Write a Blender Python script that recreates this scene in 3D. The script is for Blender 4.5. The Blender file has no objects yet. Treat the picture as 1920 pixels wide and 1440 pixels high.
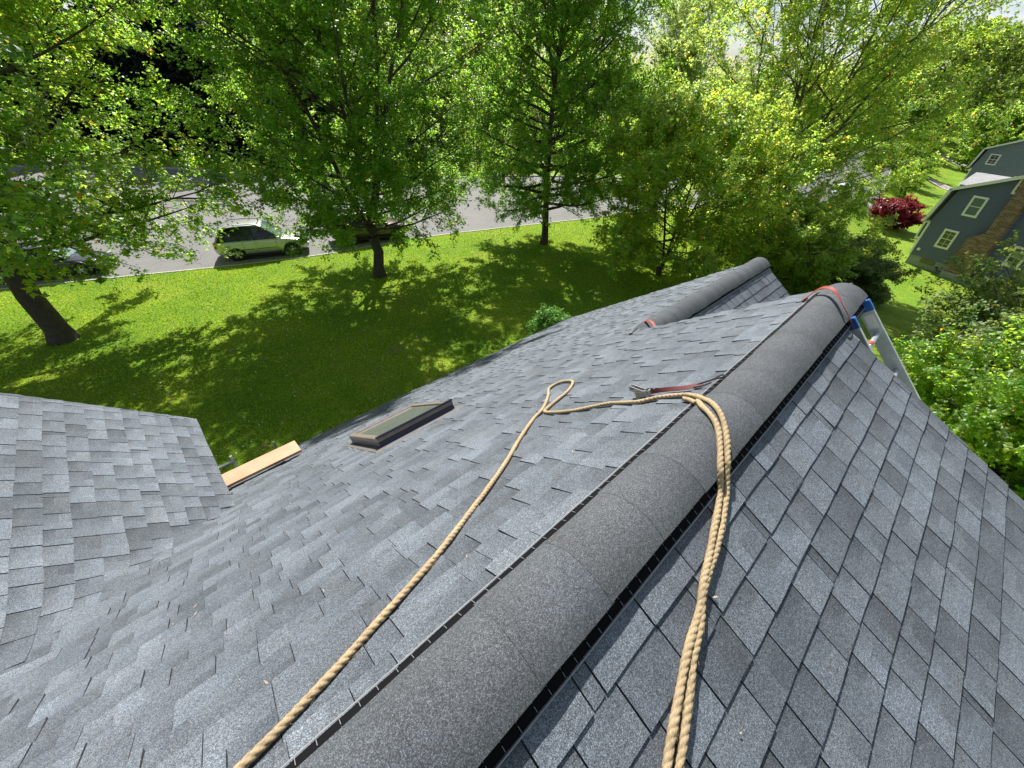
import bpy, bmesh, math, random
import numpy as np
from mathutils import Vector, Matrix
sc = bpy.context.scene
R_ = math.radians
# ---------------------------------------------------------------- camera, sky, sun, exposure
CAMPOS = Vector((0.0, -0.3004, 1.1491))
MR = [[0.72985011, -0.68306841, 0.02713609], [-0.39722743, -0.45606991, -0.79637341], [0.55635347, 0.57045402, -0.60419618]]
cam_d = bpy.data.cameras.new('camera'); cam = bpy.data.objects.new('camera', cam_d); sc.collection.objects.link(cam)
cam_d.sensor_width = 36.0; cam_d.lens = 739.866 / 1920 * 36.0; cam_d.clip_start = 0.05; cam_d.clip_end = 3000
right, down, fwd = [Vector(r).normalized() for r in MR]
down = (down - down.dot(right) * right).normalized(); fwd = right.cross(down)
mw = Matrix(((right.x, -down.x, -fwd.x, CAMPOS.x), (right.y, -down.y, -fwd.y, CAMPOS.y), (right.z, -down.z, -fwd.z, CAMPOS.z), (0, 0, 0, 1)))
cam.matrix_world = mw
sc.camera = cam
SUN_AZ = R_(56)       # from +X towards +Y
SUN_EL = R_(48)
w = bpy.data.worlds.new('World'); sc.world = w; w.use_nodes = True
nt = w.node_tree; nt.nodes.clear()
out = nt.nodes.new('ShaderNodeOutputWorld'); bg = nt.nodes.new('ShaderNodeBackground')
sky = nt.nodes.new('ShaderNodeTexSky'); sky.sky_type = 'NISHITA'; sky.sun_disc = False
sky.sun_elevation = SUN_EL; sky.sun_rotation = math.pi / 2 - SUN_AZ; sky.air_density = 1.0; sky.dust_density = 1.6; sky.ozone_density = 1.2
# thin high clouds mixed into the sky by direction
tc = nt.nodes.new('ShaderNodeTexCoord'); mp = nt.nodes.new('ShaderNodeMapping'); mp.inputs['Scale'].default_value = (2.2, 2.2, 9.0)
nz = nt.nodes.new('ShaderNodeTexNoise'); nz.inputs['Scale'].default_value = 1.6; nz.inputs['Detail'].default_value = 7; nz.inputs['Roughness'].default_value = .6
cr = nt.nodes.new('ShaderNodeValToRGB'); cr.color_ramp.elements[0].position = .46; cr.color_ramp.elements[1].position = .74
mx = nt.nodes.new('ShaderNodeMix'); mx.data_type = 'RGBA'; mx.inputs[7].default_value = (9.5, 9.9, 10.4, 1)
nt.links.new(tc.outputs['Generated'], mp.inputs[0]); nt.links.new(mp.outputs[0], nz.inputs[0]); nt.links.new(nz.outputs[0], cr.inputs[0])
nt.links.new(cr.outputs[0], mx.inputs[0]); nt.links.new(sky.outputs[0], mx.inputs[6]); nt.links.new(mx.outputs[2], bg.inputs[0])
bg.inputs[1].default_value = 0.059; nt.links.new(bg.outputs[0], out.inputs[0])
sl = bpy.data.lights.new('sun', 'SUN'); sl.energy = 5.0; sl.angle = R_(.53); sl.color = (1, .955, .89)
sun = bpy.data.objects.new('sun', sl); sc.collection.objects.link(sun)
sd = Vector((math.cos(SUN_AZ) * math.cos(SUN_EL), math.sin(SUN_AZ) * math.cos(SUN_EL), math.sin(SUN_EL)))
sun.rotation_euler = sd.to_track_quat('Z', 'Y').to_euler(); sun.location = (0, 0, 40)
sc.view_settings.view_transform = 'Standard'; sc.view_settings.look = 'None'; sc.view_settings.exposure = 0.90; sc.view_settings.gamma = 1
sc.cycles.max_bounces = 6; sc.cycles.transparent_max_bounces = 8; sc.cycles.diffuse_bounces = 4; sc.cycles.transmission_bounces = 4

rnd = random.Random(7)
# ---------------------------------------------------------------- helpers
def link(o): sc.collection.objects.link(o); return o
def tag(o, label=None, cat=None, group=None, kind=None):
    if label: o['label'] = label
    if cat: o['category'] = cat
    if group: o['group'] = group
    if kind: o['kind'] = kind
    return o
def empty(name, loc, label, cat, group=None, rz=0):
    o = bpy.data.objects.new(name, None); link(o); o.location = loc; o.rotation_euler.z = rz; o.empty_display_size = .2
    return tag(o, label, cat, group)
class MB:
    """collects faces, then builds one mesh object"""
    def __init__(s): s.v = []; s.f = []; s.c = []; s.m = []
    def face(s, pts, col=None, m=0):
        n = len(s.v); s.v += [tuple(p) for p in pts]; s.f.append(tuple(range(n, n + len(pts)))); s.c.append(col); s.m.append(m)
    def box(s, c, size, rot=None, m=0):
        n = len(s.v); hx, hy, hz = size[0] / 2, size[1] / 2, size[2] / 2
        for x in (-hx, hx):
            for y in (-hy, hy):
                for z in (-hz, hz):
                    p = Vector((x, y, z))
                    if rot is not None: p = rot @ p
                    s.v.append(tuple(p + Vector(c)))
        for q in ((0, 1, 3, 2), (4, 6, 7, 5), (0, 4, 5, 1), (2, 3, 7, 6), (0, 2, 6, 4), (1, 5, 7, 3)):
            s.f.append(tuple(n + i for i in q)); s.c.append(None); s.m.append(m)
    def tube(s, pts, rad, sides=8, cap=True, m=0, prof=None):
        pts = [Vector(p) for p in pts]; n0 = len(s.v); N = len(pts)
        if not hasattr(rad, '__len__'): rad = [rad] * N
        t = (pts[1] - pts[0]).normalized(); u = t.orthogonal().normalized()
        for i in range(N):
            a = pts[max(i - 1, 0)]; b = pts[min(i + 1, N - 1)]; t = (b - a)
            if t.length < 1e-9: t = Vector((0, 0, 1))
            t.normalize(); u = (u - u.dot(t) * t)
            u = u.normalized() if u.length > 1e-6 else t.orthogonal().normalized()
            v = t.cross(u)
            for k in range(sides):
                an = 2 * math.pi * k / sides; rr = rad[i] * (prof(i, an) if prof else 1)
                s.v.append(tuple(pts[i] + (u * math.cos(an) + v * math.sin(an)) * rr))
        for i in range(N - 1):
            for k in range(sides):
                k2 = (k + 1) % sides; a = n0 + i * sides
                s.f.append((a + k, a + k2, a + sides + k2, a + sides + k)); s.c.append(None); s.m.append(m)
        if cap:
            s.f.append(tuple(n0 + k for k in reversed(range(sides)))); s.c.append(None); s.m.append(m)
            s.f.append(tuple(n0 + (N - 1) * sides + k for k in range(sides))); s.c.append(None); s.m.append(m)
    def grid(s, rows, m=0, cols=None):
        n0 = len(s.v); W = len(rows[0])
        for r in rows: s.v += [tuple(p) for p in r]
        for i in range(len(rows) - 1):
            for j in range(W - 1):
                a = n0 + i * W + j; s.f.append((a, a + 1, a + W + 1, a + W)); s.c.append(cols(i, j) if cols else None); s.m.append(m)
    def build(s, name, mats, parent=None, smooth=False, world=False):
        me = bpy.data.meshes.new(name); me.from_pydata(s.v, [], s.f)
        if not isinstance(mats, (list, tuple)): mats = [mats]
        for m in mats: me.materials.append(m)
        if len(mats) > 1: me.polygons.foreach_set('material_index', s.m)
        if any(c is not None for c in s.c):
            ca = me.color_attributes.new('tone', 'FLOAT_COLOR', 'CORNER'); arr = []
            for f, c in zip(s.f, s.c):
                for k in range(len(f)):
                    cc = (1, 1, 1) if c is None else (c[k] if isinstance(c[0], (tuple, list)) else c)
                    arr += [cc[0], cc[1], cc[2], 1.0]
            ca.data.foreach_set('color', arr)
        if smooth: me.polygons.foreach_set('use_smooth', [True] * len(me.polygons))
        me.update()
        o = bpy.data.objects.new(name, me); link(o)
        if parent is not None:
            o.parent = parent
            if world: o.matrix_parent_inverse = Matrix.LocRotScale(parent.location, parent.rotation_euler, None).inverted()
        return o
def bevel(o, wd=.004, seg=2):
    m = o.modifiers.new('bevel', 'BEVEL'); m.width = wd; m.segments = seg; m.limit_method = 'ANGLE'; return o
def copy_tree(o, parent=None):
    c = o.copy(); link(c)
    if parent: c.parent = parent; c.matrix_parent_inverse = o.matrix_parent_inverse.copy()
    for ch in list(o.children): copy_tree(ch, c)
    return c
# ---------------------------------------------------------------- materials
def mat(name, col, rough=.7, metal=0, spec=.5, noise=None, bump=None, attr=None, coat=0, trans=None, hue=None):
    """noise=(scale, amount, detail); bump=(scale, strength, distance); attr=colour attribute multiplied in"""
    m = bpy.data.materials.new(name); m.use_nodes = True; t = m.node_tree; b = t.nodes['Principled BSDF']
    b.inputs['Roughness'].default_value = rough; b.inputs['Metallic'].default_value = metal; b.inputs['Specular IOR Level'].default_value = spec
    b.inputs['Coat Weight'].default_value = coat
    c = t.nodes.new('ShaderNodeRGB'); c.outputs[0].default_value = (*col, 1); cur = c.outputs[0]
    co = t.nodes.new('ShaderNodeTexCoord')
    def mulv(cur, val):
        mm = t.nodes.new('ShaderNodeVectorMath'); mm.operation = 'MULTIPLY'; t.links.new(cur, mm.inputs[0]); t.links.new(val, mm.inputs[1]); return mm.outputs[0]
    if attr:
        a = t.nodes.new('ShaderNodeAttribute'); a.attribute_name = attr; cur = mulv(cur, a.outputs['Color'])
    for k, nzz in enumerate(noise or []):
        n = t.nodes.new('ShaderNodeTexNoise'); n.inputs['Scale'].default_value = nzz[0]; n.inputs['Detail'].default_value = nzz[2]; n.inputs['Roughness'].default_value = .6
        t.links.new(co.outputs['Object'], n.inputs['Vector'])
        r = t.nodes.new('ShaderNodeMapRange'); r.inputs[1].default_value = .3; r.inputs[2].default_value = .7
        r.inputs[3].default_value = 1 - nzz[1]; r.inputs[4].default_value = 1 + nzz[1]; t.links.new(n.outputs[0], r.inputs[0]); cur = mulv(cur, r.outputs[0])
    t.links.new(cur, b.inputs['Base Color'])
    if bump:
        n = t.nodes.new('ShaderNodeTexNoise'); n.inputs['Scale'].default_value = bump[0]; n.inputs['Detail'].default_value = 3
        t.links.new(co.outputs['Object'], n.inputs['Vector'])
        bp = t.nodes.new('ShaderNodeBump'); bp.inputs['Strength'].default_value = bump[1]; bp.inputs['Distance'].default_value = bump[2]
        t.links.new(n.outputs[0], bp.inputs['Height']); t.links.new(bp.outputs[0], b.inputs['Normal'])
    return m
def granule_mat(name, col, amount=.72, warm=0.0):
    """asphalt shingle: mineral granules of mixed light and dark, soft weather stains"""
    m = bpy.data.materials.new(name); m.use_nodes = True; t = m.node_tree; b = t.nodes['Principled BSDF']; L = t.links
    b.inputs['Roughness'].default_value = .88; b.inputs['Specular IOR Level'].default_value = .35
    co = t.nodes.new('ShaderNodeTexCoord')
    a = t.nodes.new('ShaderNodeAttribute'); a.attribute_name = 'tone'
    v = t.nodes.new('ShaderNodeTexVoronoi'); v.inputs['Scale'].default_value = 520; L.new(co.outputs['Object'], v.inputs['Vector'])
    sep = t.nodes.new('ShaderNodeSeparateColor'); L.new(v.outputs['Color'], sep.inputs[0])
    r = t.nodes.new('ShaderNodeValToRGB'); e = r.color_ramp.elements
    e[0].position = 0; e[0].color = (1 - amount,) * 3 + (1,); e[1].position = 1; e[1].color = (2.0, 2.05, 2.1, 1)
    x = e.new(.35); x.color = (.62, .62, .64, 1); x = e.new(.75); x.color = (1.12, 1.14, 1.16, 1); x = e.new(.92); x.color = (1.6, 1.62, 1.62, 1)
    L.new(sep.outputs[0], r.inputs[0])
    n = t.nodes.new('ShaderNodeTexNoise'); n.inputs['Scale'].default_value = 90; n.inputs['Detail'].default_value = 3; L.new(co.outputs['Object'], n.inputs['Vector'])
    r2 = t.nodes.new('ShaderNodeMapRange'); r2.inputs[1].default_value = .3; r2.inputs[2].default_value = .7; r2.inputs[3].default_value = .84; r2.inputs[4].default_value = 1.16; L.new(n.outputs[0], r2.inputs[0])
    n3 = t.nodes.new('ShaderNodeTexNoise'); n3.inputs['Scale'].default_value = 1.7; n3.inputs['Detail'].default_value = 5; L.new(co.outputs['Object'], n3.inputs['Vector'])
    r3 = t.nodes.new('ShaderNodeMapRange'); r3.inputs[1].default_value = .3; r3.inputs[2].default_value = .7; r3.inputs[3].default_value = .84; r3.inputs[4].default_value = 1.16; L.new(n3.outputs[0], r3.inputs[0])
    cur = None
    c = t.nodes.new('ShaderNodeRGB'); c.outputs[0].default_value = (*col, 1); cur = c.outputs[0]
    for s in (a.outputs['Color'], r.outputs[0], r2.outputs[0], r3.outputs[0]):
        mm = t.nodes.new('ShaderNodeVectorMath'); mm.operation = 'MULTIPLY'; L.new(cur, mm.inputs[0]); L.new(s, mm.inputs[1]); cur = mm.outputs[0]
    L.new(cur, b.inputs['Base Color'])
    bp = t.nodes.new('ShaderNodeBump'); bp.inputs['Strength'].default_value = .55; bp.inputs['Distance'].default_value = .002
    L.new(sep.outputs[1], bp.inputs['Height']); L.new(bp.outputs[0], b.inputs['Normal'])
    return m
def leaf_mat(name, col, trans_col, tfac=.45, rough=.45):
    m = bpy.data.materials.new(name); m.use_nodes = True; t = m.node_tree; L = t.links
    b = t.nodes['Principled BSDF']; o = t.nodes['Material Output']; b.inputs['Roughness'].default_value = rough; b.inputs['Specular IOR Level'].default_value = .45
    a = t.nodes.new('ShaderNodeAttribute'); a.attribute_name = 'tone'
    tr = t.nodes.new('ShaderNodeBsdfTranslucent'); ms = t.nodes.new('ShaderNodeMixShader'); ms.inputs[0].default_value = tfac
    for cc, sock in ((col, b.inputs['Base Color']), (trans_col, tr.inputs['Color'])):
        mm = t.nodes.new('ShaderNodeVectorMath'); mm.operation = 'MULTIPLY'; mm.inputs[1].default_value = cc; L.new(a.outputs['Color'], mm.inputs[0]); L.new(mm.outputs[0], sock)
    L.new(b.outputs[0], ms.inputs[1]); L.new(tr.outputs[0], ms.inputs[2]); L.new(ms.outputs[0], o.inputs[0])
    return m
M = {}
M['shingle'] = granule_mat('roof_shingle', (.128, .146, .167))
M['cap'] = granule_mat('ridge_shingle', (.084, .092, .101), .62)
M['black'] = mat('black_plastic', (.006, .006, .007), .9, spec=.1)
M['flange'] = mat('vent_flange', (.24, .25, .27), .5)
M['rib'] = mat('vent_rib', (.20, .21, .22), .6)
M['felt'] = mat('roof_underlay', (.05, .055, .06), .9)
M['white'] = mat('white_trim', (.72, .73, .72), .5, noise=[(8, .06, 2)])
M['drip'] = mat('drip_edge', (.38, .39, .40), .5)
M['siding'] = mat('grey_siding', (.42, .44, .46), .6, noise=[(3, .08, 3)])
M['rope'] = mat('manila_rope', (.46, .33, .165), .9, noise=[(60, .25, 3), (400, .45, 2)], bump=(700, .8, .002))
M['red'] = mat('red_webbing', (.27, .038, .028), .6, noise=[(120, .2, 2)])
M['maroon'] = mat('worn_red_webbing', (.14, .03, .03), .7, noise=[(120, .2, 2)])
M['steel'] = mat('zinc_steel', (.35, .35, .37), .42, metal=.8, noise=[(200, .2, 2)])
M['dsteel'] = mat('dark_steel', (.06, .06, .065), .45, metal=.6)
M['alu'] = mat('aluminium', (.62, .64, .67), .38, metal=.75, noise=[(20, .1, 4)])
M['blue'] = mat('blue_cap_plastic', (.012, .11, .42), .4)
M['sticker'] = mat('label_paper', (.75, .70, .68), .5)
M['redink'] = mat('red_label_print', (.5, .05, .03), .5)
M['wood'] = mat('pine_plank', (.50, .28, .165), .65, noise=[(5, .15, 4), (60, .10, 3)])
M['skyframe'] = mat('brown_metal_cladding', (.26, .21, .175), .40, metal=.35, noise=[(10, .15, 3)])
M['flash'] = mat('dark_flashing', (.045, .055, .085), .35, metal=.4, noise=[(6, .15, 3)])
M['lightflash'] = mat('light_flashing', (.11, .10, .10), .7, metal=.0, noise=[(9, .2, 3)])
M['glass'] = mat('skylight_glass', (.15, .165, .15), .15, spec=.7, coat=.2, noise=[(3, .12, 3)])
M['road0'] = mat('asphalt', (.205, .19, .18), .9, noise=[(.25, .10, 4), (30, .15, 3), (300, .25, 2)], bump=(200, .4, .01))
M['kerb'] = mat('granite_kerb', (.36, .35, .34), .8, noise=[(6, .2, 3), (80, .2, 2)])
M['path'] = mat('stone_path', (.30, .27, .25), .9, noise=[(4, .2, 3)])
M['bark'] = mat('bark', (.075, .058, .045), .95, noise=[(4, .25, 3), (25, .35, 4)], bump=(30, 1, .03))
M['barkgrey'] = mat('grey_bark', (.12, .10, .085), .95, noise=[(4, .25, 3), (25, .3, 3)], bump=(30, 1, .02))
def road_mat():
    m = mat('asphalt_road', (.150, .148, .145), .9, noise=[(.18, .12, 5), (1.1, .08, 4), (30, .12, 3), (260, .22, 2)], bump=(200, .4, .01)); t = m.node_tree; L = t.links; b = t.nodes['Principled BSDF']
    src = b.inputs['Base Color'].links[0].from_socket; co = t.nodes.new('ShaderNodeTexCoord')
    n = t.nodes.new('ShaderNodeTexNoise'); n.inputs['Scale'].default_value = .8; n.inputs['Detail'].default_value = 6; L.new(co.outputs['Object'], n.inputs['Vector'])
    ad = t.nodes.new('ShaderNodeVectorMath'); ad.operation = 'MULTIPLY_ADD'; ad.inputs[1].default_value = (1.6, 1.6, 0); L.new(n.outputs['Color'], ad.inputs[0]); L.new(co.outputs['Object'], ad.inputs[2])
    v = t.nodes.new('ShaderNodeTexVoronoi'); v.feature = 'DISTANCE_TO_EDGE'; v.inputs['Scale'].default_value = .22; L.new(ad.outputs[0], v.inputs['Vector'])
    r = t.nodes.new('ShaderNodeMapRange'); r.inputs[1].default_value = .0; r.inputs[2].default_value = .007; r.inputs[3].default_value = .45; r.inputs[4].default_value = 1; L.new(v.outputs['Distance'], r.inputs[0])
    mm = t.nodes.new('ShaderNodeVectorMath'); mm.operation = 'MULTIPLY'; L.new(src, mm.inputs[0]); L.new(r.outputs[0], mm.inputs[1]); L.new(mm.outputs[0], b.inputs['Base Color']); return m
M['road'] = road_mat()
# lawn
def lawn_mat():
    m = bpy.data.materials.new('lawn_grass'); m.use_nodes = True; t = m.node_tree; L = t.links; b = t.nodes['Principled BSDF']
    b.inputs['Roughness'].default_value = .8; b.inputs['Specular IOR Level'].default_value = .2
    co = t.nodes.new('ShaderNodeTexCoord')
    def noise(s, d, v=None):
        n = t.nodes.new('ShaderNodeTexNoise'); n.inputs['Scale'].default_value = s; n.inputs['Detail'].default_value = d; n.inputs['Roughness'].default_value = .62
        L.new(co.outputs['Object'], n.inputs['Vector']); return n
    n1 = noise(.35, 6); r1 = t.nodes.new('ShaderNodeValToRGB'); e = r1.color_ramp.elements
    e[0].position = .30; e[0].color = (.10, .215, .010, 1); e[1].position = .72; e[1].color = (.29, .35, .034, 1); x = e.new(.5); x.color = (.175, .29, .014, 1)
    L.new(n1.outputs[0], r1.inputs[0])
    n2 = noise(9, 6); r2 = t.nodes.new('ShaderNodeMapRange'); r2.inputs[1].default_value = .3; r2.inputs[2].default_value = .7; r2.inputs[3].default_value = .62; r2.inputs[4].default_value = 1.38; L.new(n2.outputs[0], r2.inputs[0])
    n4 = noise(60, 3); r4 = t.nodes.new('ShaderNodeMapRange'); r4.inputs[1].default_value = .3; r4.inputs[2].default_value = .7; r4.inputs[3].default_value = .5; r4.inputs[4].default_value = 1.5; L.new(n4.outputs[0], r4.inputs[0])
    n3 = noise(1.3, 5); r3 = t.nodes.new('ShaderNodeValToRGB'); r3.color_ramp.elements[0].position = .60; r3.color_ramp.elements[1].position = .78; L.new(n3.outputs[0], r3.inputs[0])
    mx = t.nodes.new('ShaderNodeMix'); mx.data_type = 'RGBA'; mx.inputs[7].default_value = (.26, .215, .10, 1); L.new(r3.outputs[0], mx.inputs[0]); L.new(r1.outputs[0], mx.inputs[6])
    cur = mx.outputs[2]
    for s in (r2.outputs[0], r4.outputs[0]):
        mm = t.nodes.new('ShaderNodeVectorMath'); mm.operation = 'MULTIPLY'; L.new(cur, mm.inputs[0]); L.new(s, mm.inputs[1]); cur = mm.outputs[0]
    L.new(cur, b.inputs['Base Color'])
    bp = t.nodes.new('ShaderNodeBump'); bp.inputs['Strength'].default_value = .9; bp.inputs['Distance'].default_value = .06; L.new(n4.outputs[0], bp.inputs['Height']); L.new(bp.outputs[0], b.inputs['Normal'])
    return m
M['lawn'] = lawn_mat()
# ---------------------------------------------------------------- ground
def S(a):
    a = min(1, max(0, a)); return a * a * (3 - 2 * a)
def gz(x, y):
    z = -7.0 - 3.0 * S((x - 18) / 24) * S((15 - y) / 13)
    if y < -4: z -= 1.2 * S((-4 - y) / 12) * (1 - S((x - 18) / 24))
    return z
def frange(a, b, n): return [a + (b - a) * i / (n - 1) for i in range(n)]
xs = frange(-600, -40, 12)[:-1] + frange(-40, 80, 121)[:-1] + frange(80, 160, 21)[:-1] + frange(160, 1500, 12)
ys = frange(-600, -40, 12)[:-1] + frange(-40, 60, 101)[:-1] + frange(60, 1500, 20)
g = MB(); g.grid([[(x, y, gz(x, y)) for x in xs] for y in ys])
o = g.build('lawn', M['lawn'], smooth=True); tag(o, kind='structure')
NEAR = [(-90, 56), (-60, 47), (-30, 37), (-14, 31.2), (-5.4, 28.1), (-1.2, 26.6), (6.6, 23.9), (14.4, 22.7), (19.1, 21.4), (26.4, 19.1), (30.2, 18.0), (38, 15.0), (46, 11.6), (56, 8.6), (66, 7.4), (80, 8.2), (120, 14)]
FAR = [(-90, 84), (-60, 78), (-30, 73), (-12, 70), (-2, 66), (5, 60), (10.5, 53), (13.7, 45), (20, 40), (30, 37), (36, 33.5), (41.5, 28.5), (50, 22.5), (60, 18), (70, 15.5), (84, 15), (124, 21)]
def poly_at(P, u):
    u = u * (len(P) - 1); i = min(int(u), len(P) - 2); f = u - i
    p0 = P[max(i - 1, 0)]; p1 = P[i]; p2 = P[i + 1]; p3 = P[min(i + 2, len(P) - 1)]
    return [.5 * ((2 * p1[k]) + (-p0[k] + p2[k]) * f + (2 * p0[k] - 5 * p1[k] + 4 * p2[k] - p3[k]) * f * f + (-p0[k] + 3 * p1[k] - 3 * p2[k] + p3[k]) * f ** 3) for k in range(2)]
NU = 200; nl = [poly_at(NEAR, i / (NU - 1)) for i in range(NU)]; fl = [poly_at(FAR, i / (NU - 1)) for i in range(NU)]
g = MB(); g.grid([[((1 - v) * a[0] + v * b[0], (1 - v) * a[1] + v * b[1], gz((1 - v) * a[0] + v * b[0], (1 - v) * a[1] + v * b[1]) + .012) for v in frange(0, 1, 25)] for a, b in zip(nl, fl)])
tag(g.build('road', M['road'], smooth=True), kind='structure')
def kerb(line, wd, h, name):
    g = MB(); rows = []
    for i, p in enumerate(line):
        a = line[max(i - 1, 0)]; b = line[min(i + 1, len(line) - 1)]; t = Vector((b[0] - a[0], b[1] - a[1], 0)).normalized(); n = Vector((-t.y, t.x, 0)); z = gz(*p)
        q = Vector((p[0], p[1], z))
        rows.append([q - n * wd / 2 + Vector((0, 0, -.05)), q - n * wd / 2 + Vector((0, 0, h)), q + n * wd / 2 + Vector((0, 0, h)), q + n * wd / 2 + Vector((0, 0, -.05))])
    g.grid(rows); return tag(g.build(name, M['kerb']), kind='structure')
kerb(nl, .12, .035, 'kerb'); kerb(fl, .2, .15, 'kerb')
def strip(pts, wd, name, m):
    g = MB(); rows = []
    for i, p in enumerate(pts):
        a = pts[max(i - 1, 0)]; b = pts[min(i + 1, len(pts) - 1)]; t = Vector((b[0] - a[0], b[1] - a[1], 0)).normalized(); n = Vector((-t.y, t.x, 0))
        rows.append([(p[0] + n.x * k * wd / 2, p[1] + n.y * k * wd / 2, gz(p[0] + n.x * k * wd / 2, p[1] + n.y * k * wd / 2) + .03) for k in (-1, 0, 1)])
    g.grid(rows); return tag(g.build(name, m), kind='structure')
strip([(88, -3), (96, 2), (101, 6), (106, 11), (110, 16)], 2.2, 'path', M['path'])
strip([(132, 2), (136, 6), (141, 11)], 4, 'path', M['path'])
strip([(61.5, 4.4), (64.5, 6.3), (67, 8.6)], 3.6, 'driveway', M['road'])
# ---------------------------------------------------------------- the house under the camera
PT = 0.6064; CP, SP = math.cos(PT), math.sin(PT); TP = SP / CP        # front pitch
PB = 0.5017; CB, SB = math.cos(PB), math.sin(PB); TB = SB / CB        # back pitch, a little flatter
XF, XW, SW, SE = 3.92, 7.72, 1.96, 6.9    # front rake, wing rake, wing ridge (down the slope), eave
XB = 3.24                                  # back rake
EX = 0.143
house = empty('house', (0, 0, -7.0), 'house with dark grey shingled roof under the rope in the foreground', 'house')
LT = .885; LC = 1 / math.sqrt(1 + LT * LT); LS = LT * LC
def zfront(y): return -TP * y
def zleft(x): return -2.26 + LT * (-.35 - x)
LRX = -2.9
def smax(a, b, k):
    h = max(k - abs(a - b), 0) / k; return max(a, b) + h * h * k * .25
def front(x, s, off):
    y = s * CP; z = -s * SP
    k = .34 * S((3.35 - y) / 1.0)
    if x < 1.2 and k > .001: z = smax(z, zleft(x), k)
    return (x, y + off * SP, z + off * CP)
def back(x, s, off): return (x, -s * CB - off * SB, -s * SB + off * CB)
def left(y, s, off):   # s measured down from the wing ridge towards +x
    x = LRX + s * LC; z = zleft(x); k = .34 * S((3.35 - y) / 1.0); z = smax(z, zfront(y), k) if k > .001 else z
    return (x + off * LS, y, z + off * LC)
def wingback(x, s, off):
    y = SW * CP - s * CP; z = -SW * SP - s * SP
    return (x, y - off * SP, z + off * CP)
def tone(rn, base=1.0, spread=.16):
    v = base * (1 + rn.uniform(-spread, spread)); h = rn.uniform(-.02, .02); return (v * (1 - h), v, v * (1 + h))
def shingles(fn, s0, s1, xrange, keep, rn, name, var=1.0, wide=1.0, reg=False, butt=.42, flip=1):
    """laminated shingle courses; reg: tabs of even width stepping along course by course, else uneven wide and narrow tabs"""
    g = MB(); n = int(round((s1 - s0) / EX)); shift = 0
    for i in range(n):
        gap = (.0075 if name[0] == 'c' else .0056) if reg else .0026; sa = s0 + i * EX; sb = sa + EX; x0, x1 = xrange((sa + sb) / 2); shift += rn.uniform(.085, .115); x = x0 - (shift % .21 if reg else rn.uniform(0, .25)); tooth = rn.random() < .5
        wob = rn.uniform(-.002, .002); run = rn.uniform(0, 6)
        while x < x1:
            if reg: wd = rn.choice((.155, .17, .185, .20, .215, .24)) + rn.uniform(-.008, .008); tooth = True
            else: wd = wide * (rn.uniform(.12, .30) if tooth else rn.uniform(.08, .17))
            if reg and rn.random() < .06: wd = rn.uniform(.035, .07); tooth = False
            a = max(x, x0); b = min(x + wd - gap, x1)
            if b - a > .01 and keep((a + b) / 2, (sa + sb) / 2):
                ob = (.0085 if reg else .0115) + rn.uniform(-.0010, .0022) if tooth else .0052
                ot = .0010
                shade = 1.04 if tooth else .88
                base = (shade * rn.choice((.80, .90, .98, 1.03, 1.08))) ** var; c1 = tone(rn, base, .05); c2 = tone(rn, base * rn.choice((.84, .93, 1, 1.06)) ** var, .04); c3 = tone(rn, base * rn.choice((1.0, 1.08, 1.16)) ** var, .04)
                fm = rn.uniform(.3, .6); mid = a + (b - a) * fm; sm = sa + EX * rn.uniform(.40, .62)
                ew = rn.uniform(-.002, .002) + .0022 * math.sin(run + a * 9); ew2 = .0022 * math.sin(run + b * 9)
                A, B, C_ = a, mid, b; dk = rn.uniform(.55, .74) ** var
                sA, sB, sC = sb + .004 + wob + .0022 * math.sin(run + A * 9), sb + .004 + wob + .0022 * math.sin(run + B * 9) + ew * .5, sb + .004 + wob + ew2
                om = ot + (ob - ot) * .55
                q = [[fn(A, sa - .01, ot), fn(B, sa - .01, ot), fn(C_, sa - .01, ot)], [fn(A, sm, om), fn(B, sm, om), fn(C_, sm, om)], [fn(A, sA, ob), fn(B, sB, ob), fn(C_, sC, ob)]]
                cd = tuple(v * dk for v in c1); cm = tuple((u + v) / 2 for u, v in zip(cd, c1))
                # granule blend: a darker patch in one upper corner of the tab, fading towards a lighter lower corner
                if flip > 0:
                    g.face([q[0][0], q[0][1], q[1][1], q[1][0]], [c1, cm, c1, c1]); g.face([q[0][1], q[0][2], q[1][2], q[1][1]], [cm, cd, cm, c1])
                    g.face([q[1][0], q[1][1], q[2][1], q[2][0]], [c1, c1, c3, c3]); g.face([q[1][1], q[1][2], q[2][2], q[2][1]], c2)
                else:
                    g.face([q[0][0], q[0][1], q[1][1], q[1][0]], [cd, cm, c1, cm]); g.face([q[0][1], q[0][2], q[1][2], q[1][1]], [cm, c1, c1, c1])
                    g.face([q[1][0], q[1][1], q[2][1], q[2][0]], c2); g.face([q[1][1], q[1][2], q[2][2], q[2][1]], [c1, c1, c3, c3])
                bc = (butt,) * 3; dcol = (.40, .40, .40)  # butt edges have sun and shade painted in: front slope full, others darker
                g.face([q[2][0], q[2][1], fn(B, sB, -.001), fn(A, sA, -.001)], bc); g.face([q[2][1], q[2][2], fn(C_, sC, -.001), fn(B, sB, -.001)], bc)
                g.face([fn(A, sa, -.001), q[0][0], q[1][0], q[2][0], fn(A, sA, -.001)], dcol); g.face([q[0][2], fn(C_, sa, -.001), fn(C_, sC, -.001), q[2][2], q[1][2]], dcol)
            x += wd; tooth = not tooth if rn.random() < .85 else tooth
    return g.build(name, M['shingle'], house, world=True)
rn = random.Random(11)
def isfront(x, s): y = s * CP; return zfront(y) > zleft(x) - .05 or x > -.36
shingles(front, .135, SE + .01, lambda s: (-5.0, XF if s < SW else XW), lambda x, s: isfront(x, s), rn, 'front_slope', .95, 1.05, False, 1.0)
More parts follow.
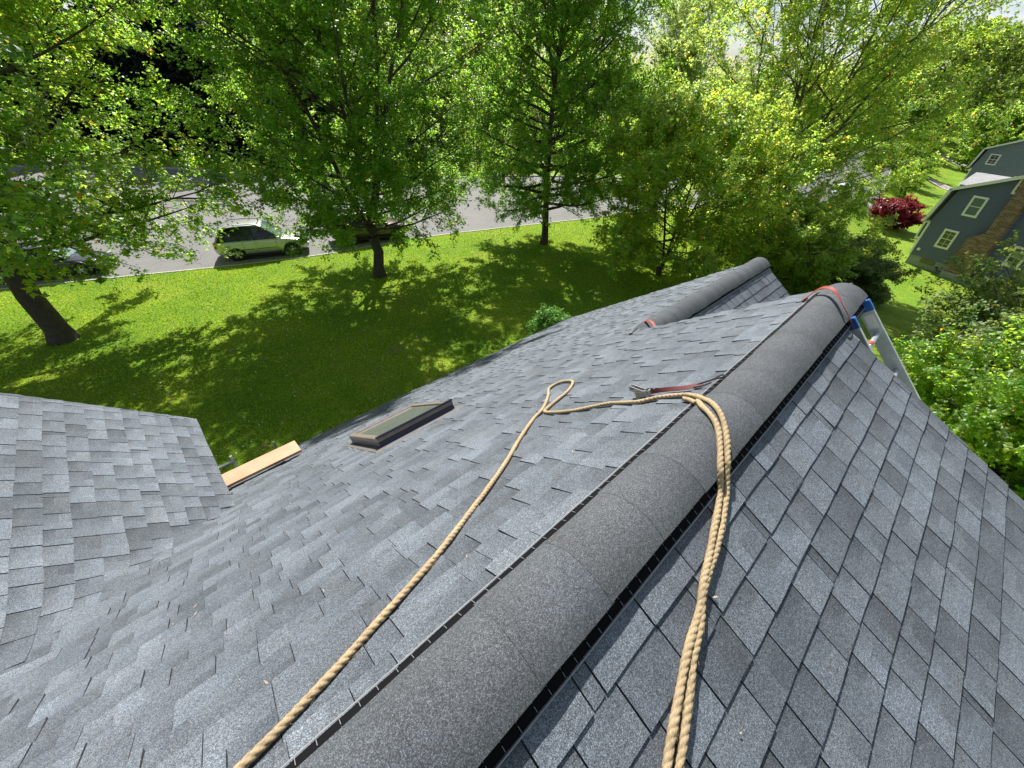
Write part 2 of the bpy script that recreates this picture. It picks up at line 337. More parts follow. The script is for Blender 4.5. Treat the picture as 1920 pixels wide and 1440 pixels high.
shingles(back, .135, 6.9, lambda s: (-4.0, XB), lambda x, s: True, rn, 'back_slope', 1.35, 1.0, True)
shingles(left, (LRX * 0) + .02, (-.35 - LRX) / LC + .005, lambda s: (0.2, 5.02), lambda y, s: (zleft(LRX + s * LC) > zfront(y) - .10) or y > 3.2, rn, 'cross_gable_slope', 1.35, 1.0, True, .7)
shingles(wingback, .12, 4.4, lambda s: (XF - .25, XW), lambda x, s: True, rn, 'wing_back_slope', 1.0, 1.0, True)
# deck / underlay with thickness
def slab(g, pts, th=.05):
    a = [Vector(p) for p in pts]; n = (a[1] - a[0]).cross(a[2] - a[0]).normalized()
    if n.z < 0: n = -n; 
    top = [p - n * .003 for p in a]; bot = [p - n * th for p in a]
    g.face(top); g.face(list(reversed(bot)))
    for i in range(len(a)):
        j = (i + 1) % len(a); g.face([top[i], bot[i], bot[j], top[j]])
def F0(x, s): return (x, s * CP, -s * SP)
g = MB()
slab(g, [F0(-5, 0), F0(XF - .012, 0), F0(XF - .012, SW), F0(XF - .012, SE), F0(-5, SE)])
slab(g, [F0(XF - .012, SW), F0(XW - .01, SW), F0(XW - .01, SE), F0(XF - .012, SE)])
slab(g, [(-4, 0, 0), (XB - .012, 0, 0), back(XB - .012, 6.9, 0), back(-4, 6.9, 0)])
slab(g, [(XB - .012, 0, 0), (XF - .03, 0, 0), back(XF - .03, .2, 0), back(XB - .012, .2, 0)])
slab(g, [wingback(XF - .2, 0, 0), wingback(XW - .01, 0, 0), wingback(XW - .01, 4.4, 0), wingback(XF - .2, 4.4, 0)])
slab(g, [(LRX, 0.2, zleft(LRX)), (-.36, 0.2, zleft(-.36)), (-.36, 5.01, zleft(-.36)), (LRX, 5.01, zleft(LRX))])
slab(g, [(LRX, 0.2, zleft(LRX)), (-5.4, .2, zleft(LRX) - 2.2), (-5.4, 5.01, zleft(LRX) - 2.2), (LRX, 5.01, zleft(LRX))])
g.build('roof_deck', M['felt'], house, world=True)
# drip edges along eaves and rakes, gutter-free
g = MB()
def edge_strip(p, q, n, wd=.007, h=.022):
    p, q, n = Vector(p), Vector(q), Vector(n).normalized(); d = (q - p).normalized(); u = d.cross(n).normalized()
    if u.z < 0: u = -u
    a = [p, p + n * wd, p + n * wd - u * h, p - u * h]; b = [v + (q - p) for v in a]
    g = MB(); g.face(a); g.face(list(reversed(b)))
    for i in range(4): g.face([a[i], b[i], b[(i + 1) % 4], a[(i + 1) % 4]])
    g.build('drip_edge', M['drip'], house, world=True)
edge_strip(F0(-.3, SE + .012), F0(XW, SE + .012), (0, CP, -SP))
edge_strip(F0(XF, 0), F0(XF, SW), (1, 0, 0)); edge_strip(F0(XW, SW), F0(XW, SE), (1, 0, 0))
edge_strip(back(XB, .2, 0), back(XB, 6.9, 0), (1, 0, 0)); edge_strip(wingback(XW, 0, 0), wingback(XW, 4.4, 0), (1, 0, 0))
edge_strip((-.34, 3.3, -2.262), (-.34, 5.02, -2.262), (LC, 0, -LS)); edge_strip((LRX, 5.02, zleft(LRX)), (-.35, 5.02, -2.26), (0, 1, 0))
# walls
g = MB(); ze = -SE * SP + .1; yb = -5.2
def wall(pts, th=.15, m=None):
    a = [Vector(p) for p in pts]; n = (a[1] - a[0]).cross(a[2] - a[0]).normalized(); b = [p - n * th for p in a]
    g.face(a); g.face(list(reversed(b)))
    for i in range(len(a)): g.face([a[i], b[i], b[(i + 1) % len(a)], a[(i + 1) % len(a)]])
GB = -7.1; dz = .09
wall([(-5, 5.35, GB), (-5, 5.35, zfront(5.35) - dz), (XW - .12, 5.35, zfront(5.35) - dz), (XW - .12, 5.35, GB)])
wall([(-5, yb, -9), (XB - .1, yb, -9), (XB - .1, yb, -TB * 5.2 - dz), (-5, yb, -TB * 5.2 - dz)])
wall([(XB - .1, yb, -9), (XB - .1, 0, -9), (XB - .1, 0, -dz), (XB - .1, yb, -TB * 5.2 - dz)])
wall([(XB - .1, 0.0, -9), (XF - .12, 0.0, -9), (XF - .12, 0.0, -dz - .03), (XB - .1, 0.0, -dz - .03)])
wall([(XF - .12, 0, -9), (XF - .12, 5.2, -7.1), (XF - .12, 5.2, zfront(5.2) - dz), (XF - .12, 0, -dz - .02)])
yw = SW * CP - 3.3
wall([(XW - .12, yw, -9), (XW - .12, 5.2, -7.1), (XW - .12, 5.2, zfront(5.2) - dz), (XW - .12, SW * CP, -SW * SP - dz), (XW - .12, yw, -SW * SP - 3.3 * TP - dz)])
wall([(XF - .12, yw, -9), (XW - .12, yw, -9), (XW - .12, yw, -SW * SP - 3.3 * TP - dz), (XF - .12, yw, -SW * SP - 3.3 * TP - dz)])
wall([(-.6, 4.75, -7.1), (-.6, 4.75, zleft(-.5) - .2), (LRX, 4.75, zleft(LRX) - .2), (-5.2, 4.75, zleft(LRX) - 2.4), (-5.2, 4.75, -7.1)])
wall([(-.75, 4.88, -7.1), (-.75, 3.0, -7.1), (-.75, 3.0, zleft(-.55) - .2), (-.75, 4.88, zleft(-.55) - .2)])
g.build('wall', M['siding'], house, world=True)
# ridge vents: shingle cap over a black louvred strip with ribs, and a light base flange along each side
def capz(y, hw, top, tb=TB): e = -(TP if y > 0 else tb) * hw + (.046 if y > 0 else .052); top -= .010; return top - (top - e) * (abs(y) / hw) ** 2.15
def ridge(x0, x1, y0, z0, hw, seg, rn, outf, outb, vary, taper=0, tb=TB):
    T = {1: TP, -1: tb}
    def low(p):
        if not taper: return p
        f = S((p[0] - x0) / taper); zp = z0 - TP * (p[1] - y0) - .012; return (p[0], p[1], zp + (p[2] - zp) * f) if p[1] > y0 - .02 or 1 else p
    g = MB(); n = int(math.ceil((x1 - x0) / seg)); K = 20; L_ = (x1 - x0) / n; SUBX = 6
    for i in range(n):
        xa = x0 + i * L_; xb = xa + L_ + .012; tn = tone(rn, 1, vary); tn2 = tone(rn, 1, vary); rows = []
        j1 = rn.uniform(-.004, .004); j2 = rn.uniform(-.004, .004)
        for kx in range(SUBX + 1):
            f = kx / SUBX; x = xa + (xb - xa) * f; r = []
            lift = .0006 + .0012 * (1 - f)
            for k in range(K + 1):
                u = -1 + 2 * k / K; hwk = hw + (j1 if u < 0 else j2); hwk *= (1.10 if u < 0 else 1.0); y = u * hwk
                sg = .0035 * math.sin(x * 3.1 + 1) + .0025 * math.sin(x * 7.7) + (.002 * math.sin(x * 23) * abs(u))
                r.append(low((x, y0 + y, z0 + capz(y, hw, .036, tb) + lift + sg)))
            rows.append(r)
        def colr(ii, jj):
            f = (ii + .5) / SUBX; dk = 1 - .035 * max(0, 1 - ii * .6); return tuple((tn[q] * (1 - f) + tn2[q] * f) * dk for q in range(3))
        g.grid(rows, cols=colr)
        for side in (0, -1):
            for a_, b_ in zip(rows[:-1], rows[1:]):
                p, q = a_[side], b_[side]; g.face([p, q, (q[0], q[1], q[2] - .006), (p[0], p[1], p[2] - .006)], (.4, .4, .4))
    rr0 = [(x0 + .004, y0 + hw * u, z0 + capz(hw * u, hw, .036, tb) + .002) for u in frange(-.98, .98, 14)]
    if not taper: g.face(rr0 + [(x0 + .004, y0 + hw * .98, z0 - TP * hw - .02), (x0 + .004, y0 - hw * .98, z0 - TP * hw - .02)], (.8, .8, .8))
    cap = g.build('ridge_cap', M['cap'], house, world=True, smooth=True)
    g = MB()
    for sgn, o_ in ((1, outf), (-1, outb)):
        ztop = z0 - T[sgn] * hw + .037; ya = y0 + sgn * (hw - .012); y1 = y0 + sgn * (hw + o_); zo = z0 - T[sgn] * (hw + o_) + .013; zn = z0 - T[sgn] * (hw + .006) + .016
        rows = []
        for x in frange(x0, x1, int((x1 - x0) / .06) + 2):
            jg = rn.uniform(-.0012, .0012); rows.append([low(q_) for q_ in ((x, ya, ztop), (x, y0 + sgn * (hw + .0), zn), (x, y1 + jg, zo), (x, y1 + jg, zo - .012))])
        g.grid(rows)
    ze_ = z0 - TP * hw
    for xe in (x1 - .01,):
        g.face([(xe, y0 + hw - .014, ze_)] + [(xe, y0 + hw * u, z0 + capz(hw * u, hw, .036, tb) - .004) for u in frange(.93, -.93, 12)] + [(xe, y0 - hw + .014, ze_), (xe, y0, z0 - .01)])
    g.build('vent_louvre', M['black'], house, world=True)
    g = MB(); x = x0 + .02
    for sgn, o_ in ((1, outf), (-1, outb)):
        x = x0 + .02 + taper
        while x < x1 - .02:
            xx = x + rn.uniform(-.003, .003); ya = y0 + sgn * (hw + .001); y1 = y0 + sgn * (hw + o_); zo = z0 - T[sgn] * (hw + o_) + .0145; ztop = z0 - T[sgn] * (hw + .006) + .018
            for fa, fb in ((0, .34), (.55, 1)):
                P0 = Vector((xx, ya + (y1 - ya) * fa, ztop + (zo - ztop) * fa)); P1 = Vector((xx, ya + (y1 - ya) * fb, ztop + (zo - ztop) * fb)); g.tube([P0, P1], .0010, 4)
            x += .052
    rb = g.build('vent_rib', M['rib'], house, world=True); rb['kind'] = 'stuff'
    g = MB()
    for sgn, o_ in ((1, outf), (-1, outb)):
        rows = []
        for x in frange(x0, x1 - .02, int((x1 - x0) / .12) + 2):
            jig = rn.uniform(-.0012, .0012); r_ = []
            for dy, off in ((-.001, .0135), (.0005, .0155), (.0030, .0155), (.0036, .009)):
                yy = hw + o_ + dy + jig; r_.append((x, y0 + sgn * (yy + off * SP * .5), z0 - T[sgn] * yy + off))
            rows.append(r_)
        g.grid(rows)
    g.build('vent_flange', M['flange'], house, world=True)
ridge(-3.5, 3.80, 0, 0, .128, .30, random.Random(3), .038, .031, .09)
ridge(3.90, XW + .02, SW * CP, -SW * SP, .15, .15, random.Random(5), .004, .020, .16, .35, TP)
# a narrow black closure under the cap at both ridges
# skylight
sk = MB()
def skp(x, s, off): return (x, s * CP + off * SP, -s * SP + off * CP)
X0, X1, S0_, S1_ = .97, 1.84, 3.02, 4.12
def ring(g, o0, o1, inset0, inset1, x0=X0, x1=X1, s0=S0_, s1=S1_):
    a = [(x0 + inset0, s0 + inset0), (x1 - inset0, s0 + inset0), (x1 - inset0, s1 - inset0), (x0 + inset0, s1 - inset0)]
    b = [(x0 + inset1, s0 + inset1), (x1 - inset1, s0 + inset1), (x1 - inset1, s1 - inset1), (x0 + inset1, s1 - inset1)]
    for i in range(4):
        j = (i + 1) % 4; g.face([skp(*a[i], o0), skp(*a[j], o0), skp(*b[j], o1), skp(*b[i], o1)])
g = MB(); ring(g, .0, .012, -.10, -.085); ring(g, .012, .016, -.085, -.012)
bfl = g.build('flashing_apron', M['lightflash'], house, world=True)
g = MB(); ring(g, .0, .065, -.012, -.008); ring(g, .065, .068, -.008, .01)
skl = empty('skylight', (0, 0, 0), None, None); skl.parent = house; skl.matrix_parent_inverse = Matrix.Translation((0, 0, 7)); skl['label'] = 'low roof window with brown frame on the front slope'
def under(o): o.parent = skl; o.matrix_parent_inverse = Matrix.Identity(4); return o
under(bfl)
under(g.build('curb_flashing', M['flash']))
g = MB(); ring(g, .07, .108, -.012, -.012); ring(g, .108, .112, -.012, -.004); ring(g, .112, .112, -.004, .05); ring(g, .112, .094, .05, .058)
ring(g, .07, .07, .02, -.012)
under(g.build('frame', M['skyframe']))
g = MB(); g.face([skp(X0 + .055, S0_ + .055, .096), skp(X1 - .055, S0_ + .055, .096), skp(X1 - .055, S1_ - .055, .096), skp(X0 + .055, S1_ - .055, .096)])
under(g.build('glass', M['glass']))
g = MB(); g.box(skp((X0 + X1) / 2, S0_ - .004, .120), (X1 - X0 + .03, .05, .016), Matrix.Rotation(-PT, 3, 'X'))
under(g.build('top_cover', M['flash']))
# ---------------------------------------------------------------- rope, straps
ROPE1 = [(-0.333,0.249,-0.149),(-0.311,0.256,-0.153),(-0.245,0.269,-0.163),(-0.171,0.287,-0.175),(-0.063,0.316,-0.195),(0.069,0.360,-0.226),(0.218,0.407,-0.258),(0.373,0.461,-0.295),(0.564,0.546,-0.355),(0.786,0.649,-0.426),(1.006,0.761,-0.504),(1.276,0.920,-0.614),(1.547,1.061,-0.711),(1.727,1.132,-0.761),(1.984,1.302,-0.879),(2.167,1.447,-0.980),(2.285,1.445,-0.978),(2.311,1.363,-0.921),(2.252,1.268,-0.855),(2.064,1.167,-0.785),(1.907,1.133,-0.762),(1.761,1.101,-0.740),(1.668,1.061,-0.712),(1.651,0.939,-0.627),(1.676,0.810,-0.538),(1.718,0.722,-0.477),(1.756,0.638,-0.418),(1.760,0.538,-0.349),(1.764,0.447,-0.286),(1.805,0.381,-0.240),(1.821,0.301,-0.184),(1.815,0.214,-0.125),(1.680,0.113,-0.015),(1.592,0.031,0.034),(1.522,-0.030,0.036),(1.445,-0.084,0.017),(1.359,-0.136,-0.019),(1.299,-0.179,-0.075),(1.194,-0.223,-0.099),(1.108,-0.250,-0.113),(1.034,-0.270,-0.124),(0.960,-0.285,-0.132),(0.894,-0.301,-0.141),(0.828,-0.322,-0.153),(0.760,-0.337,-0.161),(0.700,-0.353,-0.170),(0.633,-0.376,-0.183),(0.573,-0.397,-0.194),(0.510,-0.419,-0.205),(0.456,-0.441,-0.218),(0.426,-0.452,-0.224)]
ROPE2 = [(1.774,0.229,-0.134),(1.727,0.166,-0.090),(1.573,0.077,0.016),(1.510,0.014,0.038),(1.457,-0.036,0.036),(1.379,-0.086,0.018),(1.304,-0.130,-0.013),(1.260,-0.169,-0.068),(1.176,-0.203,-0.087),(1.091,-0.231,-0.101),(1.015,-0.258,-0.117),(0.948,-0.278,-0.127),(0.889,-0.299,-0.139),(0.837,-0.329,-0.155),(0.770,-0.353,-0.169),(0.713,-0.371,-0.179),(0.658,-0.395,-0.191),(0.594,-0.421,-0.206),(0.535,-0.445,-0.220),(0.483,-0.464,-0.230),(0.454,-0.476,-0.236)]
def resample(pts, step):
    P = [Vector(p) for p in pts]; outp = []
    for i in range(len(P) - 1):
        p0, p1, p2, p3 = P[max(i - 1, 0)], P[i], P[i + 1], P[min(i + 2, len(P) - 1)]
        n = max(1, int((p2 - p1).length / step))
        for k in range(n):
            f = k / n; outp.append(.5 * ((2 * p1) + (-p0 + p2) * f + (2 * p0 - 5 * p1 + 4 * p2 - p3) * f * f + (-p0 + 3 * p1 - 3 * p2 + p3) * f ** 3))
    outp.append(P[-1]); return outp
def surfz(y):
    a = abs(y)
    if a < .136: return capz(y, .128, .036)
    return max(-(TP if y > 0 else TB) * a + .012, capz(.136 if y > 0 else -.136, .128, .036) - (a - .136) * 2.4)
def rope(name, pts, rad, label):
    ST = .003; P = resample(pts, ST); P = [Vector((p.x, p.y, max(p.z, surfz(p.y) + rad * .92))) for p in P]; g = MB(); rr = random.Random(9); PITCH = .072; NS = 30
    cum = [0.0]
    for i in range(1, len(P)): cum.append(cum[-1] + (P[i] - P[i - 1]).length)
    ph = lambda i, a: a - cum[i] * 2 * math.pi / PITCH
    pr = lambda i, a: .76 + .27 * abs(math.cos(1.5 * ph(i, a))) ** .62
    radl = [rad * (1 + .05 * math.sin(cum[i] * 31) + .03 * math.sin(cum[i] * 83) + rr.uniform(-.012, .012)) for i in range(len(P))]
    g.tube(P, radl, NS, prof=pr); nv = len(P) * NS
    for _ in range(int(len(P) * 1.1)):   # loose fibres
        i = rr.randrange(2, len(P) - 6); d = Vector((rr.uniform(-1, 1), rr.uniform(-1, 1), rr.uniform(-.2, 1))).normalized(); p = P[i] + d * rad * .85
        tn = (P[i + 4] - P[i - 2]).normalized(); L_ = rr.choice((.004, .006, .010)) * rr.uniform(.6, 1.4)
        g.tube([p, p + d * L_ * .4 + tn * rr.uniform(-.5, .9) * L_, p + d * L_ * .7 + tn * rr.uniform(-1, 2) * L_], [.0005, .0004, .0002], 3, cap=False)
    o = g.build(name, M['rope'], smooth=True); me = o.data
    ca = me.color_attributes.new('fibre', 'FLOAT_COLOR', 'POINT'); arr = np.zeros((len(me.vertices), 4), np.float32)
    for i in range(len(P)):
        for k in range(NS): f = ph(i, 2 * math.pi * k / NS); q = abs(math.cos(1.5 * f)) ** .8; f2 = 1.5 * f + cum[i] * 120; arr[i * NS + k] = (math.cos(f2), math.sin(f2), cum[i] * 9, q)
    arr[nv:, 3] = 1; ca.data.foreach_set('color', arr.reshape(-1)); tag(o, label, 'rope'); return o
def rope_mat():
    m = mat('twisted_manila', (.47, .355, .205), .92, noise=[(14, .12, 3)]); t = m.node_tree; L = t.links; b = t.nodes['Principled BSDF']; src = b.inputs['Base Color'].links[0].from_socket
    a = t.nodes.new('ShaderNodeAttribute'); a.attribute_name = 'fibre'
    n = t.nodes.new('ShaderNodeTexNoise'); n.inputs['Scale'].default_value = 11; n.inputs['Detail'].default_value = 5; n.inputs['Roughness'].default_value = .7; L.new(a.outputs['Color'], n.inputs['Vector'])
    r = t.nodes.new('ShaderNodeMapRange'); r.inputs[1].default_value = .3; r.inputs[2].default_value = .68; r.inputs[3].default_value = .28; r.inputs[4].default_value = 1.45; L.new(n.outputs[0], r.inputs[0])
    mm = t.nodes.new('ShaderNodeVectorMath'); mm.operation = 'MULTIPLY'; L.new(src, mm.inputs[0]); L.new(r.outputs[0], mm.inputs[1]); L.new(mm.outputs[0], b.inputs['Base Color'])
    bp = t.nodes.new('ShaderNodeBump'); bp.inputs['Strength'].default_value = .9; bp.inputs['Distance'].default_value = .003; L.new(n.outputs[0], bp.inputs['Height']); L.new(bp.outputs[0], b.inputs['Normal']); return m
M['rope'] = rope_mat()
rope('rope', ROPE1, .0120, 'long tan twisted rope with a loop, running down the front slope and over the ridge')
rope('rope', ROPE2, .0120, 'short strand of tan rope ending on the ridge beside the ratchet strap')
def ribbon(g, pts, wd, side, th=.003, m=0):
    P = resample(pts, .02); rows = []
    for i, p in enumerate(P):
        t = (P[min(i + 1, len(P) - 1)] - P[max(i - 1, 0)]).normalized(); sv = Vector(side(i / (len(P) - 1)) if callable(side) else side); u = (sv - sv.dot(t) * t).normalized(); n = t.cross(u)
        rows.append([p - u * wd / 2 - n * th / 2, p + u * wd / 2 - n * th / 2, p + u * wd / 2 + n * th / 2, p - u * wd / 2 + n * th / 2, p - u * wd / 2 - n * th / 2])
    g.grid(rows, m=m); g.face(rows[0][:4]); g.face(list(reversed(rows[-1][:4])))
s1 = empty('strap', (3.4, 0, .02), 'red webbing strap arching over the ridge end and tied to the ladder', 'strap')
g = MB(); ribbon(g, [(3.60, .20, -.118), (3.57, .185, -.085), (3.575, .16, -.035), (3.49, .11, .044), (3.38, .048, .090), (3.28, -.01, .094), (3.215, -.07, .063), (3.225, -.12, .012), (3.29, -.165, -.065), (3.31, -.185, -.10)], .026, (1, .2, 0))
g.build('webbing', M['red'], s1, smooth=False, world=True)
g = MB(); g.tube([(3.60, .205, -.125), (3.61, .19, -.10), (3.59, .175, -.09), (3.58, .19, -.112)], .005, 6); g.build('hook', M['dsteel'], s1, world=True)
s2 = empty('strap', (4.1, 1.65, -1.1), 'short red strap loop with black hook lying where the lower ridge meets the slope', 'strap')
g = MB(); ribbon(g, [(4.10, 1.70, -1.168), (4.17, 1.715, -1.150), (4.16, 1.68, -1.10), (4.08, 1.60, -1.03), (3.99, 1.51, -.99), (3.93, 1.45, -.985), (3.90, 1.43, -.98)], .030, (1, .3, 0)); g.build('webbing', M['red'], s2, world=True)
g = MB(); g.tube([(4.12, 1.705, -1.172), (3.98, 1.69, -1.158), (3.86, 1.665, -1.142), (3.80, 1.655, -1.135)], .007, 6); g.tube([(3.80, 1.655, -1.13), (3.77, 1.64, -1.115), (3.79, 1.62, -1.10)], .012, 6); g.build('hook', M['dsteel'], s2, world=True)
s3 = empty('ratchet_strap', (1.88, .45, -.3), 'ratchet tie-down with metal buckle and worn red webbing on the shingles beside the ridge', 'strap')
g = MB(); ribbon(g, [(1.875, .445, -.270), (1.895, .38, -.226), (1.905, .31, -.182), (1.925, .25, -.142), (1.945, .215, -.118)], .027, lambda f: (.35 + .5 * f, .1, .9 - .5 * f)); g.build('webbing', M['maroon'], s3, world=True)
rot = Matrix.Rotation(-PT, 3, 'X') @ Matrix.Rotation(.15, 3, 'Z')
g = MB(); c0 = Vector((1.865, .475, -.298))
for dx in (-.021, .021): g.box(c0 + rot @ Vector((dx, 0, .006)), (.004, .10, .038), rot)
for dx in (-.017, .017): g.box(c0 + rot @ Vector((dx, .035, .030)), (.004, .09, .028), rot @ Matrix.Rotation(.5, 3, 'X'))
g.build('buckle', M['steel'], s3, world=True)
g = MB()
for dy in (-.03, 0, .028): g = MB(); g.tube([c0 + rot @ Vector((-.023, dy, .012)), c0 + rot @ Vector((.023, dy, .012))], .0075, 8); g.build('spindle', M['steel'], s3, world=True)
g = MB(); g.tube([c0 + rot @ Vector((-.023, .068, .048)), c0 + rot @ Vector((.023, .068, .048))], .006, 8); g.build('spindle', M['steel'], s3, world=True)
g = MB(); g.box(c0 + rot @ Vector((0, .062, .052)), (.040, .030, .006), rot @ Matrix.Rotation(.6, 3, 'X')); g.build('handle', M['dsteel'], s3, world=True)
g = MB(); g.tube(resample([(1.935, .245, -.138), (1.955, .21, -.105), (1.975, .175, -.075), (1.99, .15, -.058), (2.02, .145, -.056), (2.03, .165, -.07), (2.00, .19, -.098)], .006), .0045, 6)
g.tube(resample([(1.915, .245, -.142), (1.925, .205, -.112), (1.955, .18, -.09)], .006), .0045, 6); g.build('hook', M['dsteel'], s3, world=True)
# ---------------------------------------------------------------- ladder by the gable
LA = R_(44.5); ld = Vector((0, -math.cos(LA), -math.sin(LA))); ln = Vector((0, -math.sin(LA), math.cos(LA)))
lad = empty('ladder', (3.5, -.16, -.1), 'aluminium extension ladder with blue rail caps leaning beside the ridge end', 'ladder')
LR = Matrix((Vector((1, 0, 0)), ld, ln)).transposed()
def lp(x, t, n): return Vector((x, -.135, -.058)) + ld * t + ln * n
for x, sg in ((3.315, 1), (3.715, -1)):
    g = MB(); Lh = 5.2
    g.box(lp(x, Lh / 2, 0), (.004, Lh, .078), LR)
    g.box(lp(x + sg * -.012, Lh / 2, .0395), (.030, Lh, .0045), LR); g.box(lp(x + sg * -.012, Lh / 2, -.0395), (.030, Lh, .0045), LR)
    rl = g.build('rail', M['alu'], lad, world=True)
    g = MB(); g.box(lp(x - sg * .003, .032, 0), (.014, .08, .086), LR); g.box(lp(x - sg * .010, -.006, 0), (.040, .014, .088), LR); g.box(lp(x - sg * .014, .03, .041), (.036, .075, .008), LR); g.box(lp(x - sg * .014, .03, -.041), (.036, .075, .008), LR)
    bevel(g.build('rail_cap', M['blue'], lad, world=True), .004)
    if sg < 0:
        pass
for k in range(17):
    t = .25 + k * .305; g = MB(); g.tube([lp(3.317, t, 0), lp(3.713, t, 0)], .017, 10); g.build('rung', M['alu'], lad, smooth=True, world=True)
g = MB(); g.box(lp(3.7125, .15, .0), (.0015, .11, .055), LR); g.build('sticker', M['sticker'], lad, world=True)
g = MB(); g.box(lp(3.317, .2, .0), (.006, .12, .05), LR); g.build('sticker', M['sticker'], lad, world=True)
g = MB(); g.tube([lp(3.45, .244, .001), lp(3.50, .244, .001)], .0178, 10); g.build('rung_mark', M['redink'], lad, world=True)
# ---------------------------------------------------------------- staging plank and posts at the eave
stg = empty('plank', (0, 4.5, -2.98), 'bare pine plank resting on roof brackets above the eave', 'plank')
g = MB(); g.box((-.53, 4.49, -2.965), (2.15, .245, .042), Matrix.Rotation(.015, 3, 'Z')); o = bevel(g.build('board', M['wood'], stg, world=True), .004)
for x in (.25, -.9):
    g = MB(); g.box((x, 4.50, -3.0), (.03, .30, .012)); g.box((x, 4.60, -3.09), (.022, .012, .19)); g.box((x, 4.47, -3.09), (.022, .36, .008), Matrix.Rotation(-PT, 3, 'X')); g.build('bracket', M['dsteel'], stg, world=True)
g = MB(); g.box((.27, 4.355, -2.975), (.10, .02, .014)); g.tube([(.10, 4.355, -2.985), (.20, 4.34, -2.975), (.31, 4.35, -2.97)], .008, 6); g.build('clamp', M['dsteel'], stg, world=True)
for i, (x, zt, lab) in enumerate(((-.235, -3.77, 'white scaffold post with horizontal guard pole, standing left beyond the plank'), (.385, -3.86, 'short thin scaffold post standing beyond the right end of the plank'))):
    sp = empty('scaffold_post', (x, 5.93, -7), lab, 'scaffold')
    g = MB(); g.box((x, 5.93, (-7 + zt) / 2), (.038, .038, zt + 7)); g.build('post', M['white'] if i == 0 else M['alu'], sp, world=True)
    if i == 0:
        g = MB(); g.tube([(x, 5.90, zt - .10), (x - 2.2, 5.90, zt - .10)], .026, 10); g.build('guard_pole', M['alu'], sp, world=True, smooth=True)
    g = MB(); g.box((x, 5.93, -7.0), (.16, .16, .02)); g.build('base_plate', M['alu'], sp, world=True)
# ---------------------------------------------------------------- trees
def leaf_mesh(pos, nrm, size, tones, name, m, parent, fold=.25, lobed=True, rs=None):
    """leaves: small folded blades, vectorised; pos Nx3, nrm Nx3"""
    N = len(pos); rs = rs or np.random.RandomState(1)
    a = rs.normal(size=(N, 3)); nrm = nrm / np.linalg.norm(nrm, axis=1)[:, None]
    t = a - (a * nrm).sum(1)[:, None] * nrm; t /= np.linalg.norm(t, axis=1)[:, None] + 1e-9; b = np.cross(nrm, t); s = size[:, None]
    if lobed:   # base, left lobe, notch, tip, notch, right lobe
        loc = [(-.45, 0, 0), (-.05, .55, -fold), (.12, .20, 0), (.60, 0, -.06), (.12, -.20, 0), (-.05, -.55, -fold)]
        faces = [(0, 2, 1), (0, 3, 2), (0, 4, 3), (0, 5, 4)]
    else:
        loc = [(-.5, 0, 0), (0, .33, -fold * .6), (.5, 0, 0), (0, -.33, -fold * .6)]; faces = [(0, 2, 1), (0, 3, 2)]
    K = len(loc); V = np.zeros((N, K, 3), np.float32)
    for k, (x, y, z) in enumerate(loc): V[:, k] = pos + s * (x * t + y * b + z * nrm)
    F = (np.arange(N)[:, None, None] * K + np.array(faces)[None]).reshape(-1, 3).astype(np.int32); nf = len(F)
    me = bpy.data.meshes.new(name); me.vertices.add(N * K); me.vertices.foreach_set('co', V.reshape(-1)); me.loops.add(nf * 3); me.loops.foreach_set('vertex_index', F.reshape(-1))
    me.polygons.add(nf); me.polygons.foreach_set('loop_start', np.arange(nf, dtype=np.int32) * 3); me.polygons.foreach_set('loop_total', np.full(nf, 3, np.int32)); me.update(calc_edges=True)
    ca = me.color_attributes.new('tone', 'FLOAT_COLOR', 'POINT'); T = np.ones((N, K, 4), np.float32); T[:, :, :3] = tones[:, None, :]; ca.data.foreach_set('color', T.reshape(-1))
    me.materials.append(m); o = bpy.data.objects.new(name, me); link(o)
    if parent: o.parent = parent
    return o
ML = {
 'maple': leaf_mat('maple_leaf', (.095, .185, .016), (.52, .76, .075), .58, .38),
 'maple_bright': leaf_mat('young_maple_leaf', (.15, .235, .026), (.66, .86, .12), .60, .38),
 'maple_dark': leaf_mat('deep_maple_leaf', (.08, .175, .014), (.44, .72, .065), .57, .38),
 'olive': leaf_mat('spring_leaf', (.17, .215, .065), (.70, .86, .22), .60, .5),
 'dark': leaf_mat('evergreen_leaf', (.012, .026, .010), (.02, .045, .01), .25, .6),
 'blue': leaf_mat('spruce_needles', (.035, .062, .052), (.03, .06, .04), .2, .6),
 'hemlock': leaf_mat('hemlock_sprays', (.13, .19, .045), (.40, .56, .07), .38, .55),
 'arbor': leaf_mat('arborvitae_sprays', (.10, .26, .02), (.30, .60, .04), .4, .5),
 'red': leaf_mat('red_maple_leaf', (.17, .014, .022), (.48, .035, .05), .5, .45)}
def axis_perp(d, ang, az, up=Vector((0, 0, 1))):
    u = d.orthogonal().normalized(); v = d.cross(u); return (d * math.cos(ang) + (u * math.cos(az) + v * math.sin(az)) * math.sin(ang)).normalized()
